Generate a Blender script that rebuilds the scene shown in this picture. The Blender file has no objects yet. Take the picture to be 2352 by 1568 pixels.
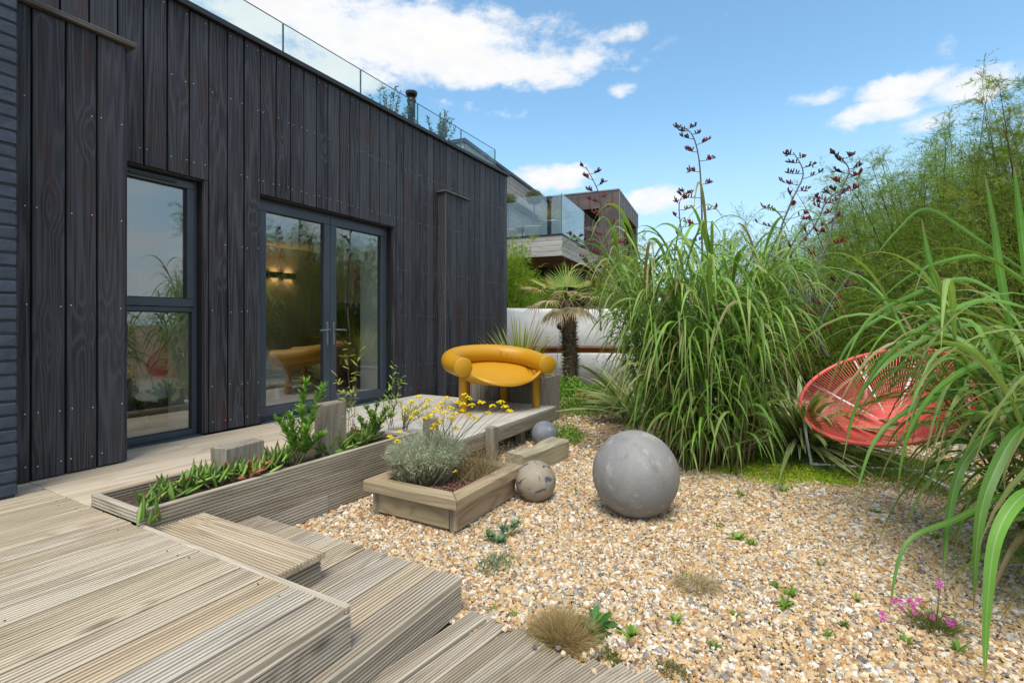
import bpy, math, random
import numpy as np
from mathutils import Vector, Matrix

# ------------------------------------------------------------------ camera, sky, sun, exposure
SC = bpy.context.scene
FPX, CAMX, CAMZ, HZ = 1135.0, 4.4, 1.264, 745.0        # focal length in px of a 2352 px wide frame, camera position, horizon row
YAW = math.atan(634 / 1135.0)
SN, CS = math.sin(YAW), math.cos(YAW)
cam_d = bpy.data.cameras.new('camera'); cam = bpy.data.objects.new('camera', cam_d); SC.collection.objects.link(cam)
cam.location = (CAMX, 0, CAMZ); cam.rotation_euler = (math.pi / 2, 0, YAW)
cam_d.sensor_width = 36; cam_d.lens = FPX / 2352 * 36; cam_d.shift_y = -(784 - HZ) / 2352
cam_d.clip_start = 0.02; cam_d.clip_end = 3000
SC.camera = cam
SUN_EL, SUN_AZ = math.radians(64), math.radians(-72)      # azimuth measured from +X towards +Y
wd = bpy.data.worlds.new('World'); SC.world = wd; wd.use_nodes = True
SC.view_settings.view_transform = 'Standard'; SC.view_settings.look = 'None'; SC.view_settings.gamma = 1
SC.view_settings.use_curve_mapping = False; SC.view_settings.exposure = 0.72
SKY_STRENGTH, SUN_STRENGTH, SUN_ANGLE = 0.135, 2.1, 26.0
sun_d = bpy.data.lights.new('sun', 'SUN'); sun = bpy.data.objects.new('sun', sun_d); SC.collection.objects.link(sun)
sun_d.energy = SUN_STRENGTH; sun_d.angle = math.radians(SUN_ANGLE); sun_d.color = (1, .94, .84)
sdir = Vector((math.cos(SUN_EL) * math.cos(SUN_AZ), math.cos(SUN_EL) * math.sin(SUN_AZ), math.sin(SUN_EL)))
sun.rotation_euler = sdir.to_track_quat('Z', 'Y').to_euler(); sun.location = (0, 0, 20)
try:
    SC.cycles.use_denoising = True; SC.cycles.max_bounces = 7; SC.cycles.diffuse_bounces = 3; SC.cycles.glossy_bounces = 3; SC.cycles.transmission_bounces = 4; SC.cycles.transparent_max_bounces = 12
    SC.cycles.sample_clamp_indirect = 8; SC.cycles.caustics_reflective = False; SC.cycles.caustics_refractive = False
except Exception: pass

def AT(px, py, d):                       # point d metres in front of the camera (depth), seen at that pixel of the 2352 px frame
    u = (px - 1176) / FPX
    return Vector((CAMX + d * (-SN + u * CS), d * (CS + u * SN), CAMZ - (py - HZ) / FPX * d))
def GR(px, py, z=0.0):                   # point of the horizontal plane z
    return AT(px, py, (CAMZ - z) * FPX / (py - HZ))
def WL(px, py, x=0.0):                   # point of the vertical plane x
    u = (px - 1176) / FPX
    return AT(px, py, (CAMX - x) / (SN - u * CS))

# ------------------------------------------------------------------ node helpers
class NT:
    def __init__(s, tree):
        s.t = tree; s.n = tree.nodes; s.l = tree.links
    def new(s, typ, **kw):
        n = s.n.new(typ)
        for k, v in kw.items():
            if k.startswith('i_'):
                key = k[2:]; key = int(key) if key.isdigit() else key.replace('__', ' ')
                s.put(n, key, v)
            else: setattr(n, k, v)
        return n
    def put(s, n, key, v):
        if isinstance(v, bpy.types.NodeSocket): s.l.new(v, n.inputs[key])
        elif isinstance(v, bpy.types.Node): s.l.new(v.outputs[0], n.inputs[key])
        else: n.inputs[key].default_value = v
    def math(s, op, a, b=0.0, c=None, clamp=False):
        n = s.new('ShaderNodeMath', operation=op, use_clamp=clamp); s.put(n, 0, a); s.put(n, 1, b)
        if c is not None: s.put(n, 2, c)
        return n.outputs[0]
    def mix(s, f, a, b, blend='MIX'):
        n = s.new('ShaderNodeMix', data_type='RGBA', blend_type=blend); s.put(n, 0, f); s.put(n, 6, a); s.put(n, 7, b)
        return n.outputs[2]
    def ramp(s, f, stops, interp='LINEAR'):
        n = s.new('ShaderNodeValToRGB'); s.put(n, 0, f); r = n.color_ramp; r.interpolation = interp
        while len(r.elements) < len(stops): r.elements.new(.5)
        for e, (p, c) in zip(r.elements, stops):
            e.position = p; e.color = c if len(c) == 4 else (*c, 1)
        return n.outputs[0]
    def smooth(s, v, a, b):
        n = s.new('ShaderNodeMapRange', interpolation_type='SMOOTHSTEP'); s.put(n, 0, v); s.put(n, 1, a); s.put(n, 2, b)
        return n.outputs[0]
    def noise(s, vec, scale, detail=4, rough=.55, dist=0.0):
        n = s.new('ShaderNodeTexNoise'); s.put(n, 'Vector', vec); s.put(n, 'Scale', scale); s.put(n, 'Detail', detail)
        s.put(n, 'Roughness', rough); s.put(n, 'Distortion', dist); return n.outputs[0]
    def vmul(s, vec, v):
        n = s.new('ShaderNodeVectorMath', operation='MULTIPLY'); s.put(n, 0, vec); s.put(n, 1, v); return n.outputs[0]
    def vadd(s, vec, v):
        n = s.new('ShaderNodeVectorMath', operation='ADD'); s.put(n, 0, vec); s.put(n, 1, v); return n.outputs[0]
C4 = lambda c: (*c, 1) if len(c) == 3 else c
MATS = {}
def new_mat(name):
    m = bpy.data.materials.new(name); m.use_nodes = True; MATS[name] = m
    t = NT(m.node_tree); p = m.node_tree.nodes['Principled BSDF']; return m, t, p
def obj_coord(t, spread=40.0):            # object coordinates with an offset of their own per object
    tc = t.new('ShaderNodeTexCoord'); oi = t.new('ShaderNodeObjectInfo')
    k = t.math('MULTIPLY', oi.outputs['Random'], spread)
    c = t.new('ShaderNodeCombineXYZ', i_0=k, i_1=t.math('MULTIPLY', k, 1.7), i_2=t.math('MULTIPLY', k, 2.3))
    return t.vadd(tc.outputs['Object'], c.outputs[0]), oi.outputs['Random']
def bump(t, p, h, strength=.3, dist=.004):
    b = t.new('ShaderNodeBump', i_Height=h, i_Strength=strength, i_Distance=dist); t.l.new(b.outputs[0], p.inputs['Normal'])

def wood(name, axis, cols, dark, rough=.75, contour=26.0, cross=7.0, along=.9, stain=None, stain_amt=.0, bump_s=.35, spread=40.0, gmix=.55, fiber=.35, mottle=None, spec=None):
    """weathered board: cols = list of board colours, dark = colour of the grain lines; axis = direction of the grain"""
    m, t, p = new_mat(name); v, r = obj_coord(t, spread)
    sc = [cross] * 3; sc[axis] = along
    vs = t.vmul(v, tuple(sc)); n1 = t.noise(vs, 1.0, 1.5, .4)
    ks = [3.6] * 3; ks[axis] = 1.5
    vo = t.new('ShaderNodeTexVoronoi', feature='F1'); t.put(vo, 'Vector', t.vmul(v, tuple(ks))); t.put(vo, 'Scale', 1.0)
    kd = vo.outputs['Distance']
    knot = t.math('SUBTRACT', 1.0, t.smooth(kd, .0, .11))
    bend = t.math('SUBTRACT', 1.0, t.smooth(kd, .02, .33))
    field = t.math('ADD', n1, t.math('MULTIPLY', bend, .16))
    s = t.math('SINE', t.math('MULTIPLY', field, contour * 6.283 / 3))
    g = t.math('POWER', t.math('MULTIPLY_ADD', s, .5, .5), 2.5)
    fs = [170.0] * 3; fs[axis] = 2.5
    fine = t.noise(t.vmul(v, tuple(fs)), 1.0, 2, .6)
    ms = [5.0] * 3; ms[axis] = 1.2
    mott = t.noise(t.vmul(v, tuple(ms)), 1.0, 4, .6)
    base = t.ramp(r, [(i / max(1, len(cols) - 1), c) for i, c in enumerate(cols)])
    base = t.mix(t.math('MULTIPLY', t.smooth(mott, .35, .75), .55), base, C4(mottle) if mottle else t.mix(.5, base, C4(dark)))
    c = t.mix(t.math('MULTIPLY', g, gmix), base, C4(dark))
    c = t.mix(t.math('MULTIPLY', t.smooth(fine, .4, .75), fiber), c, C4(dark))
    c = t.mix(t.math('MULTIPLY', knot, .75), c, C4([x * .45 for x in dark]))
    if stain:
        ss = [4.0] * 3; ss[axis] = 1.1
        st = t.smooth(t.noise(t.vadd(t.vmul(v, tuple(ss)), (7, 3, 9)), 1.0, 5, .62), .58, .72)
        c = t.mix(t.math('MULTIPLY', st, stain_amt), c, C4(stain))
    t.put(p, 'Base Color', c); t.put(p, 'Roughness', rough)
    if spec is not None: t.put(p, 'Specular IOR Level', spec)
    h = t.math('ADD', t.math('MULTIPLY', g, -.6), t.math('MULTIPLY', fine, -.8))
    bump(t, p, h, bump_s, .002)
    return m
def plain(name, col, rough=.5, metal=0.0, var=.0, scale=8.0, bump_s=0.0, spec=None, col2=None, bscale=None):
    m, t, p = new_mat(name)
    if var or col2:
        v, r = obj_coord(t); n = t.noise(v, scale, 5, .6)
        c = t.mix(t.smooth(n, .35, .7), C4(col), C4(col2 if col2 else [x * (1 - var) for x in col])); t.put(p, 'Base Color', c)
        if bump_s: bump(t, p, t.noise(v, bscale or scale * 4, 5, .65), bump_s, .004)
    else: t.put(p, 'Base Color', C4(col))
    t.put(p, 'Roughness', rough); t.put(p, 'Metallic', metal)
    if spec is not None: t.put(p, 'Specular IOR Level', spec)
    return m
def glassy(name, tint, ior=1.55, extra=.0):
    m, t, p = new_mat(name); out = t.n['Material Output']; t.n.remove(p)
    tr = t.new('ShaderNodeBsdfTransparent', i_Color=C4(tint)); gl = t.new('ShaderNodeBsdfGlossy', i_Roughness=.0, i_Color=(1, 1, 1, 1))
    ge = t.new('ShaderNodeNewGeometry'); dt = t.new('ShaderNodeVectorMath', operation='DOT_PRODUCT'); t.put(dt, 0, ge.outputs['Incoming']); t.put(dt, 1, ge.outputs['Normal'])
    f0 = ((ior - 1) / (ior + 1)) ** 2; k = t.math('POWER', t.math('SUBTRACT', 1.0, t.math('ABSOLUTE', dt.outputs['Value']), clamp=True), 5.0)
    f = t.math('MULTIPLY_ADD', k, 1 - f0, f0 + extra, clamp=True)
    mx = t.new('ShaderNodeMixShader', i_0=f, i_1=tr, i_2=gl); t.l.new(mx.outputs[0], out.inputs[0]); return m
def leafy(name, trans=.3, rough=.5, spec=.35, bright=1.0, vein=False):
    m, t, p = new_mat(name); out = t.n['Material Output']
    a = t.new('ShaderNodeAttribute', attribute_name='Col'); v, r = obj_coord(t)
    n = t.noise(v, 9.0, 3, .6)
    c = t.mix(t.math('MULTIPLY', t.smooth(n, .3, .75), .35), a.outputs['Color'], t.mix(1.0, a.outputs['Color'], (.62, .66, .5, 1), 'MULTIPLY'))
    hs = t.new('ShaderNodeHueSaturation', i_Color=c, i_Value=t.math('MULTIPLY_ADD', r, .3, .85 * bright)); c = hs.outputs[0]
    t.put(p, 'Base Color', c); t.put(p, 'Roughness', rough); t.put(p, 'Specular IOR Level', spec)
    tl = t.new('ShaderNodeBsdfTranslucent', i_Color=t.mix(1.0, c, (1.1, 1.15, .6, 1), 'MULTIPLY'))
    mx = t.new('ShaderNodeMixShader', i_0=trans, i_1=p.outputs[0], i_2=tl); t.l.new(mx.outputs[0], out.inputs[0]); return m

# ------------------------------------------------------------------ world: daylight sky with cumulus
def build_world():
    t = NT(wd.node_tree); bg = t.n['Background']
    sky = t.new('ShaderNodeTexSky', sky_type='NISHITA', sun_disc=False, sun_elevation=SUN_EL, sun_rotation=math.pi / 2 - SUN_AZ, air_density=1.0, dust_density=1.0, ozone_density=2.0, altitude=10)
    tc = t.new('ShaderNodeTexCoord'); d = tc.outputs['Generated']
    sx = t.new('ShaderNodeSeparateXYZ', i_0=d); X, Y, Z = sx.outputs
    az = t.math('ARCTAN2', Y, X); el = t.math('ARCSINE', Z)
    # cumulus banks: (pixel x, pixel y, half width, half height, weight) turned into azimuth and elevation
    banks = [(760, 60, 330, 95, 1.0), (1010, 100, 330, 95, 1.0), (1180, 150, 230, 60, .9), (700, 150, 260, 70, .95), (1425, 85, 65, 26, .52), (1330, 110, 70, 40, .5), (1427, 199, 42, 20, .8), (1480, 150, 50, 20, .3),
             (1275, 408, 100, 34, .9), (1340, 395, 42, 30, .75), (1500, 466, 95, 32, .9), (1560, 480, 60, 22, .5), (1070, 250, 160, 26, .34),
             (2085, 188, 120, 40, .82), (1870, 222, 80, 24, .66), (2010, 262, 130, 36, .7), (2230, 190, 110, 46, .78), (2180, 110, 60, 34, .5), (2120, 280, 110, 26, .6),
             (300, -120, 500, 130, .8), (2700, 60, 260, 90, .7), (3000, 330, 380, 90, .7)]
    total = None
    wob = t.noise(t.vmul(d, (1, 1, 1.6)), 7.0, 5, .6)
    wx = t.math('MULTIPLY_ADD', wob, .14, -.07)
    for px, py, hw, hh, w in banks:
        q = AT(px, py, 1.0) - Vector((CAMX, 0, CAMZ)); L = q.length
        a0 = math.atan2(q.y, q.x); e0 = math.asin(q.z / L)
        horiz = math.hypot(q.x, q.y); sa = hw / FPX / (horiz ** 2) * 1.0; se = hh / FPX * horiz / L / L
        da = t.math('DIVIDE', t.math('SUBTRACT', az, a0), sa); de = t.math('DIVIDE', t.math('SUBTRACT', t.math('ADD', el, t.math('MULTIPLY', wx, .35)), e0), se)
        e = t.math('ADD', t.math('MULTIPLY', da, da), t.math('MULTIPLY', de, de))
        b = t.math('MULTIPLY', t.math('SUBTRACT', 1.0, t.math('MULTIPLY', e, .6)), w); b = t.math('MAXIMUM', b, 0.0)
        total = b if total is None else t.math('MAXIMUM', total, b)
    # broken cloud over the rest of the sky, as the windows reflect it
    hfx, hfy = -SN, CS
    fwd = t.math('ADD', t.math('MULTIPLY', X, hfx), t.math('MULTIPLY', Y, hfy))
    away = t.math('SUBTRACT', 1.0, t.smooth(fwd, .30, .62))
    den = t.math('ADD', t.math('MAXIMUM', Z, 0.0), .22)
    pl = t.new('ShaderNodeCombineXYZ', i_0=t.math('DIVIDE', X, den), i_1=t.math('DIVIDE', Y, den), i_2=0.0)
    gen = t.smooth(t.noise(pl.outputs[0], 1.3, 6, .58), .36, .62)
    n1 = t.noise(t.vmul(d, (1, 1, 1.7)), 9.0, 8, .62, .3)
    n2 = t.noise(t.vmul(d, (1, 1, 2.0)), 26.0, 6, .62)
    nn = t.math('ADD', t.math('MULTIPLY', n1, .72), t.math('MULTIPLY', n2, .28))
    m = t.math('ADD', t.math('MULTIPLY', total, .75), t.math('MULTIPLY_ADD', nn, 1.7, -1.0))
    mask = t.smooth(m, .04, .42)
    allm = t.math('MAXIMUM', mask, t.math('MULTIPLY', gen, away), clamp=True)
    allm = t.math('MULTIPLY', allm, t.smooth(Z, -.02, .05))
    body = t.smooth(t.math('ADD', m, t.math('MULTIPLY_ADD', n2, .5, -.25)), .05, .75)
    ccol = t.mix(body, (4.05, 4.3, 4.6, 1), (4.7, 4.6, 4.45, 1))
    shade = t.smooth(t.noise(t.vmul(d, (1, 1, 2.2)), 4.2, 5, .6), .42, .70)
    ccol = t.mix(t.math('MULTIPLY', shade, .5), ccol, (3.7, 3.85, 4.1, 1))
    # thin high veil: the blue is pale and bright
    skyc = t.mix(1.0, sky.outputs[0], (1.00, 1.24, 1.18, 1), 'MULTIPLY')
    skyc = t.mix(t.math('MULTIPLY', t.math('SUBTRACT', 1.0, t.smooth(Z, .0, .42)), .88), skyc, (2.85, 3.75, 4.35, 1))
    col = t.mix(t.math('MULTIPLY', allm, .96), skyc, ccol)
    t.put(bg, 'Color', col); t.put(bg, 'Strength', SKY_STRENGTH)
build_world()

# ------------------------------------------------------------------ mesh helpers
COL = SC.collection
rng = np.random.default_rng(7); RND = random.Random(11)
WM, LOCAL = {}, set()                    # world matrices of things built so far; things whose parts are given in local coordinates
def link(o, parent=None):
    COL.objects.link(o)
    if parent is None: WM[o.name] = o.matrix_basis.copy(); return o
    o.parent = parent
    if parent.name in LOCAL: LOCAL.add(o.name)
    else: o.matrix_parent_inverse = WM[parent.name].inverted()
    WM[o.name] = WM[parent.name] @ o.matrix_parent_inverse @ o.matrix_basis
    return o
def tag(o, label=None, cat=None, group=None, kind=None):
    if label: o['label'] = label
    if cat: o['category'] = cat
    if group: o['group'] = group
    if kind: o['kind'] = kind
    return o
def empty(name, loc=(0, 0, 0), rz=0.0, parent=None):
    o = bpy.data.objects.new(name, None); o.location = loc; o.rotation_euler = (0, 0, rz); o.empty_display_size = .1
    return link(o, parent)
def thing(name, label, cat, loc=(0, 0, 0), rz=0.0, group=None, local=False):
    o = tag(empty(name, loc, rz), label, cat, group)
    if local: LOCAL.add(o.name)
    return o
def mk(name, V, F, mat, parent=None, smooth=False, col=None, loc=None):
    """one mesh object from vertices and faces (list of faces, or an (n,3)/(n,4) array)"""
    me = bpy.data.meshes.new(name); V = np.asarray(V, dtype=np.float32)
    if isinstance(F, np.ndarray):
        k = F.shape[1]; n = len(F)
        me.vertices.add(len(V)); me.vertices.foreach_set('co', V.ravel())
        me.loops.add(n * k); me.loops.foreach_set('vertex_index', F.astype(np.int32).ravel())
        me.polygons.add(n); me.polygons.foreach_set('loop_start', np.arange(0, n * k, k, dtype=np.int32))
        me.update(calc_edges=True)
    else:
        me.from_pydata(V.tolist(), [], F)
    if col is not None:
        ca = me.color_attributes.new('Col', 'FLOAT_COLOR', 'POINT'); c = np.ones((len(V), 4), np.float32); c[:, :3] = col
        ca.data.foreach_set('color', c.ravel())
    if smooth: me.polygons.foreach_set('use_smooth', [True] * len(me.polygons))
    if mat is not None: me.materials.append(MATS[mat] if isinstance(mat, str) else mat)
    o = bpy.data.objects.new(name, me)
    if loc is not None: o.location = loc
    return link(o, parent)
def box_vf(a, b, ch=.0):
    """box from corner a to corner b with chamfered edges"""
    a = np.array(a, float); b = np.array(b, float); c = (a + b) / 2; h = (b - a) / 2
    if ch <= 0:
        V = [c + h * np.array(s) for s in [(-1, -1, -1), (1, -1, -1), (1, 1, -1), (-1, 1, -1), (-1, -1, 1), (1, -1, 1), (1, 1, 1), (-1, 1, 1)]]
        return V, [(0, 3, 2, 1), (4, 5, 6, 7), (0, 1, 5, 4), (1, 2, 6, 5), (2, 3, 7, 6), (3, 0, 4, 7)]
    ch = min(ch, h.min() * .9); V = []; ix = {}
    for s in [(x, y, z) for x in (-1, 1) for y in (-1, 1) for z in (-1, 1)]:
        for ax in range(3):
            q = h.copy() - ch; q[ax] = h[ax]; ix[(s, ax)] = len(V); V.append(c + q * np.array(s))
    F = []
    for ax in range(3):
        o1, o2 = (ax + 1) % 3, (ax + 2) % 3
        for sg in (-1, 1):
            loop = []
            for (p, q) in ((-1, -1), (1, -1), (1, 1), (-1, 1)):
                s = [0, 0, 0]; s[ax] = sg; s[o1] = p; s[o2] = q; loop.append(ix[(tuple(s), ax)])
            F.append(tuple(loop if sg > 0 else loop[::-1]))
    for ax in range(3):
        o1, o2 = (ax + 1) % 3, (ax + 2) % 3
        for p in (-1, 1):
            for q in (-1, 1):
                s0 = [0, 0, 0]; s0[ax] = -1; s0[o1] = p; s0[o2] = q; s1 = list(s0); s1[ax] = 1; s0, s1 = tuple(s0), tuple(s1)
                f = (ix[(s0, o1)], ix[(s1, o1)], ix[(s1, o2)], ix[(s0, o2)]); F.append(f if p * q < 0 else f[::-1])
    for s in [(x, y, z) for x in (-1, 1) for y in (-1, 1) for z in (-1, 1)]:
        f = (ix[(s, 0)], ix[(s, 1)], ix[(s, 2)]); F.append(f if s[0] * s[1] * s[2] > 0 else f[::-1])
    return V, F
def box(name, a, b, mat, parent=None, ch=.003, rz=None, jitter=0.0):
    """box as an object whose origin is its own centre (so that grain restarts on every board)"""
    a = np.array(a, float); b = np.array(b, float); c = (a + b) / 2; V, F = box_vf(a - c, b - c, ch)
    if jitter: V = [v + rng.normal(0, jitter, 3) for v in V]
    o = mk(name, V, F, mat, parent, loc=tuple(c))
    if rz: o.rotation_euler = (0, 0, rz)
    return o
class MB:
    """collects pieces of ONE mesh"""
    def __init__(s): s.V = []; s.F = []; s.C = []; s.n = 0
    def add(s, V, F, col=None):
        V = np.asarray(V, float); s.V.append(V); s.F += [tuple(int(i) + s.n for i in f) for f in F]; s.n += len(V)
        s.C.append(np.broadcast_to(np.array(col if col is not None else (1, 1, 1), float), (len(V), 3)) if col is None or np.ndim(col) == 1 else np.asarray(col))
        return s
    def box(s, a, b, ch=.0, col=None): V, F = box_vf(a, b, ch); return s.add(V, F, col)
    def build(s, name, mat, parent=None, smooth=False, col=False, loc=None):
        return mk(name, np.concatenate(s.V), s.F, mat, parent, smooth, np.concatenate(s.C) if col else None, loc)
def extrude_y(prof, y0, y1):
    """closed profile [(x,z)..] (counter-clockwise seen from -y) swept from y0 to y1"""
    n = len(prof); V = [(x, y0, z) for x, z in prof] + [(x, y1, z) for x, z in prof]
    F = [(i, (i + 1) % n, n + (i + 1) % n, n + i) for i in range(n)] + [tuple(range(n))[::-1], tuple(range(n, 2 * n))]
    return V, F
def groove_prof(w, th, n=7, gw=.0080, gd=.0075, ch=.004):
    """cross-section of a grooved deck board, top at z=0"""
    pr = [(-w / 2, -th), (w / 2, -th), (w / 2, -ch), (w / 2 - ch, 0)]; top = []
    pit = (w - .012) / n
    for i in range(n):
        c = w / 2 - .006 - pit * (i + .5)
        top += [(c + gw / 2, 0), (c + gw * .38, -gd), (c - gw * .38, -gd), (c - gw / 2, 0)]
    return pr + top + [(-w / 2 + ch, 0), (-w / 2, -ch)]
def grooved(name, w, th, L, mat, parent, loc, rz=0.0, n=7, rx=0.0, ry=0.0, gd=.0075):
    V, F = extrude_y(groove_prof(w, th, n, gd=gd), -L / 2, L / 2)
    o = mk(name, V, [f[::-1] for f in F], mat, parent, loc=loc); o.rotation_euler = (rx, ry, rz); return o
def tube_vf(P, R, k=8, cap=True):
    P = np.asarray(P, float); n = len(P); R = np.broadcast_to(np.asarray(R, float), (n,))
    T = np.gradient(P, axis=0); T /= np.linalg.norm(T, axis=1)[:, None] + 1e-9
    up = np.array([0, 0, 1.0]) if abs(T[0][2]) < .9 else np.array([1.0, 0, 0]); V = []
    u = np.cross(T[0], up); u /= np.linalg.norm(u)
    for i in range(n):
        u = u - T[i] * np.dot(u, T[i]); u /= np.linalg.norm(u) + 1e-9; w = np.cross(T[i], u)
        for j in range(k):
            a = 2 * math.pi * j / k; V.append(P[i] + R[i] * (math.cos(a) * u + math.sin(a) * w))
    F = [(i * k + j, i * k + (j + 1) % k, (i + 1) * k + (j + 1) % k, (i + 1) * k + j) for i in range(n - 1) for j in range(k)]
    if cap: F += [tuple(range(k))[::-1], tuple(range((n - 1) * k, n * k))]
    return V, F
def tube(name, P, R, mat, parent=None, k=8, col=None):
    V, F = tube_vf(P, R, k); return mk(name, V, F, mat, parent, True, col=col)
def lathe_vf(prof, k=24, cap=True):
    V = [(r * math.cos(2 * math.pi * j / k), r * math.sin(2 * math.pi * j / k), z) for r, z in prof for j in range(k)]
    n = len(prof); F = [(i * k + j, i * k + (j + 1) % k, (i + 1) * k + (j + 1) % k, (i + 1) * k + j) for i in range(n - 1) for j in range(k)]
    if cap: F += [tuple(range(k))[::-1], tuple(range((n - 1) * k, n * k))]
    return V, F
def lathe(name, prof, mat, parent=None, k=24, smooth=True, loc=None):
    V, F = lathe_vf(prof, k); return mk(name, V, F, mat, parent, smooth, loc=loc)

# ------------------------------------------------------------------ materials
wood('charred_plank', 2, [(.014, .013, .015), (.024, .023, .027), (.010, .009, .010), (.042, .041, .048), (.018, .015, .015), (.032, .031, .037), (.060, .060, .070), (.020, .018, .019)], (.105, .104, .122), .55, 34, 10, .34, stain=(.075, .028, .016), stain_amt=.6, gmix=.42, fiber=.5, mottle=(.060, .060, .071), spec=.22)
wood('charred_cap', 1, [(.06, .052, .05), (.09, .08, .075)], (.16, .14, .125), .7, 20, 9, .8)
wood('deck_board', 1, [(.56, .43, .275), (.63, .52, .37), (.45, .345, .225), (.63, .545, .42), (.47, .375, .255), (.56, .455, .32)], (.22, .15, .085), .8, 24, 8, .5, stain=(.30, .225, .15), stain_amt=.5, gmix=.4, fiber=.42, mottle=(.62, .525, .39))
wood('deck_grey', 1, [(.43, .345, .245), (.53, .455, .36), (.36, .29, .205), (.56, .50, .415)], (.19, .14, .09), .82, 24, 8, .5, stain=(.27, .24, .18), stain_amt=.45, gmix=.4, fiber=.42, mottle=(.56, .495, .40))
wood('smooth_board', 1, [(.53, .42, .29), (.58, .485, .36), (.48, .385, .27), (.56, .455, .325)], (.30, .225, .15), .75, 22, 6, .5, stain=(.36, .26, .165), stain_amt=.5, gmix=.45, fiber=.3, mottle=(.60, .545, .46))
wood('platform_board', 1, [(.50, .46, .40), (.55, .51, .455), (.47, .43, .37)], (.29, .25, .2), .75, 22, 6, .5, stain=(.36, .30, .22), stain_amt=.35, gmix=.35, fiber=.35, mottle=(.58, .555, .51))
wood('planter_wood', 1, [(.41, .31, .19), (.44, .34, .22)], (.21, .14, .075), .78, 30, 7, .9, stain=(.22, .21, .12), stain_amt=.45, gmix=.55, fiber=.3)
wood('planter_wood_x', 0, [(.38, .30, .175), (.41, .325, .20)], (.19, .14, .075), .78, 26, 7, .9, stain=(.20, .215, .10), stain_amt=.6, gmix=.5, fiber=.3)
wood('post_wood', 2, [(.36, .32, .26), (.30, .26, .20), (.34, .29, .225)], (.15, .12, .09), .85, 22, 9, 1.2, stain=(.2, .17, .12), stain_amt=.5, gmix=.5, fiber=.5)
wood('mossy_sleeper', 1, [(.36, .31, .18)], (.17, .13, .075), .85, 24, 7, .9, stain=(.42, .42, .10), stain_amt=1.0, gmix=.5, fiber=.35)
wood('old_board', 2, [(.30, .26, .22), (.36, .315, .27), (.26, .225, .19)], (.14, .115, .09), .85, 24, 8, 1.0, gmix=.5, fiber=.45)
wood('cedar_board', 1, [(.45, .42, .39), (.52, .50, .47), (.36, .335, .31), (.48, .45, .41)], (.20, .175, .15), .75, 20, 5, .5, gmix=.35, fiber=.3)
wood('cedar_board_x', 0, [(.47, .44, .41), (.54, .52, .49), (.40, .375, .35), (.50, .47, .43)], (.22, .195, .17), .75, 20, 5, .5, gmix=.35, fiber=.3)
wood('soffit_board', 0, [(.17, .085, .045), (.22, .115, .06), (.12, .06, .035)], (.06, .03, .018), .6, 20, 5, .5)
wood('cabinet_oak', 2, [(.62, .33, .09)], (.36, .17, .045), .45, 18, 5, .6, gmix=.4)
wood('floor_board', 1, [(.46, .43, .39), (.52, .49, .45)], (.32, .28, .24), .6, 18, 6, .5, gmix=.3)
plain('membrane', (.008, .008, .009), .9)
plain('alu_frame', (.052, .068, .088), .42, .0, var=.15, scale=3)
plain('alu_dark', (.02, .024, .03), .5)
plain('steel', (.55, .56, .57), .3, .9)
plain('handle_grey', (.20, .22, .25), .35, .6)
plain('nail_head', (.75, .75, .74), .35, .5)
plain('roof_edge', (.028, .030, .034), .4, .3)
plain('white_plaster', (.78, .77, .74), .8)
plain('inner_wall', (.70, .67, .62), .9)
plain('ceiling_paint', (.82, .82, .8), .9)
plain('brick_paint', (.046, .062, .088), .52, var=.3, scale=20, bump_s=.6, bscale=70)
plain('mortar_paint', (.032, .044, .062), .7, var=.2, scale=30, bump_s=.5)
wood('deck_trim', 0, [(.48, .40, .29)], (.25, .19, .12), .8, 24, 8, .55, gmix=.4, fiber=.4)
plain('yellow_plastic', (.54, .27, .010), .46, var=.05, scale=60, bump_s=.08, bscale=400)
plain('red_cord', (.80, .12, .10), .42, var=.1, scale=15)
plain('white_tube', (.82, .81, .82), .45, var=.2, scale=20)
plain('white_render', (.74, .745, .755), .6, var=.16, scale=3.5, bump_s=.15, bscale=40)
plain('rust_orange', (.46, .13, .045), .6, var=.3, scale=6)
plain('soil', (.045, .03, .02), .95, col2=(.10, .075, .05), scale=30, bump_s=.9, bscale=120)
plain('linen', (.52, .53, .56), .9, var=.1, scale=10, bump_s=.2)
plain('pink_throw', (.55, .20, .20), .9, var=.2, scale=10)
plain('white_fabric', (.72, .72, .72), .9)
plain('dark_leather', (.05, .035, .025), .5, var=.3, scale=8)
plain('dark_timber', (.06, .035, .02), .5)
plain('screen_black', (.012, .012, .014), .3)
plain('black_metal', (.03, .03, .032), .4, .5)
plain('copper_sheet', (.165, .118, .098), .5, .35, col2=(.095, .072, .064), scale=2.5)
plain('seam_metal', (.30, .295, .29), .4, .6)
plain('zinc', (.32, .335, .35), .45, .6, col2=(.22, .235, .25), scale=6)
plain('wicker', (.40, .35, .27), .8, var=.4, scale=60, bump_s=.8, bscale=120)
plain('wicker_dark', (.10, .08, .06), .8, var=.3, scale=50)
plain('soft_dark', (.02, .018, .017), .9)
plain('bark', (.10, .07, .045), .9, col2=(.20, .15, .10), scale=18, bump_s=.8, bscale=60)
plain('branch', (.12, .075, .055), .85, var=.4, scale=14)
plain('stalk_dark', (.085, .08, .095), .6, col2=(.13, .12, .125), scale=10)
plain('cane', (.30, .235, .17), .7, var=.3, scale=12)
plain('stone', (.12, .11, .10), .85, var=.4, scale=12, bump_s=.6)
plain('glass_globe', (.10, .075, .075), .12, .6)
glassy('window_glass', (.90, .93, .915), 1.62, .10)
glassy('roof_glass', (.92, .965, .955), 1.45, .0)
glassy('balcony_glass', (.93, .965, .96), 1.6, .03)
leafy('leaf', .34, .46, .4)
leafy('fine_leaf', .34, .75, .1)
leafy('succulent', .12, .35, .4)
leafy('petal', .35, .6, .2)

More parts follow.
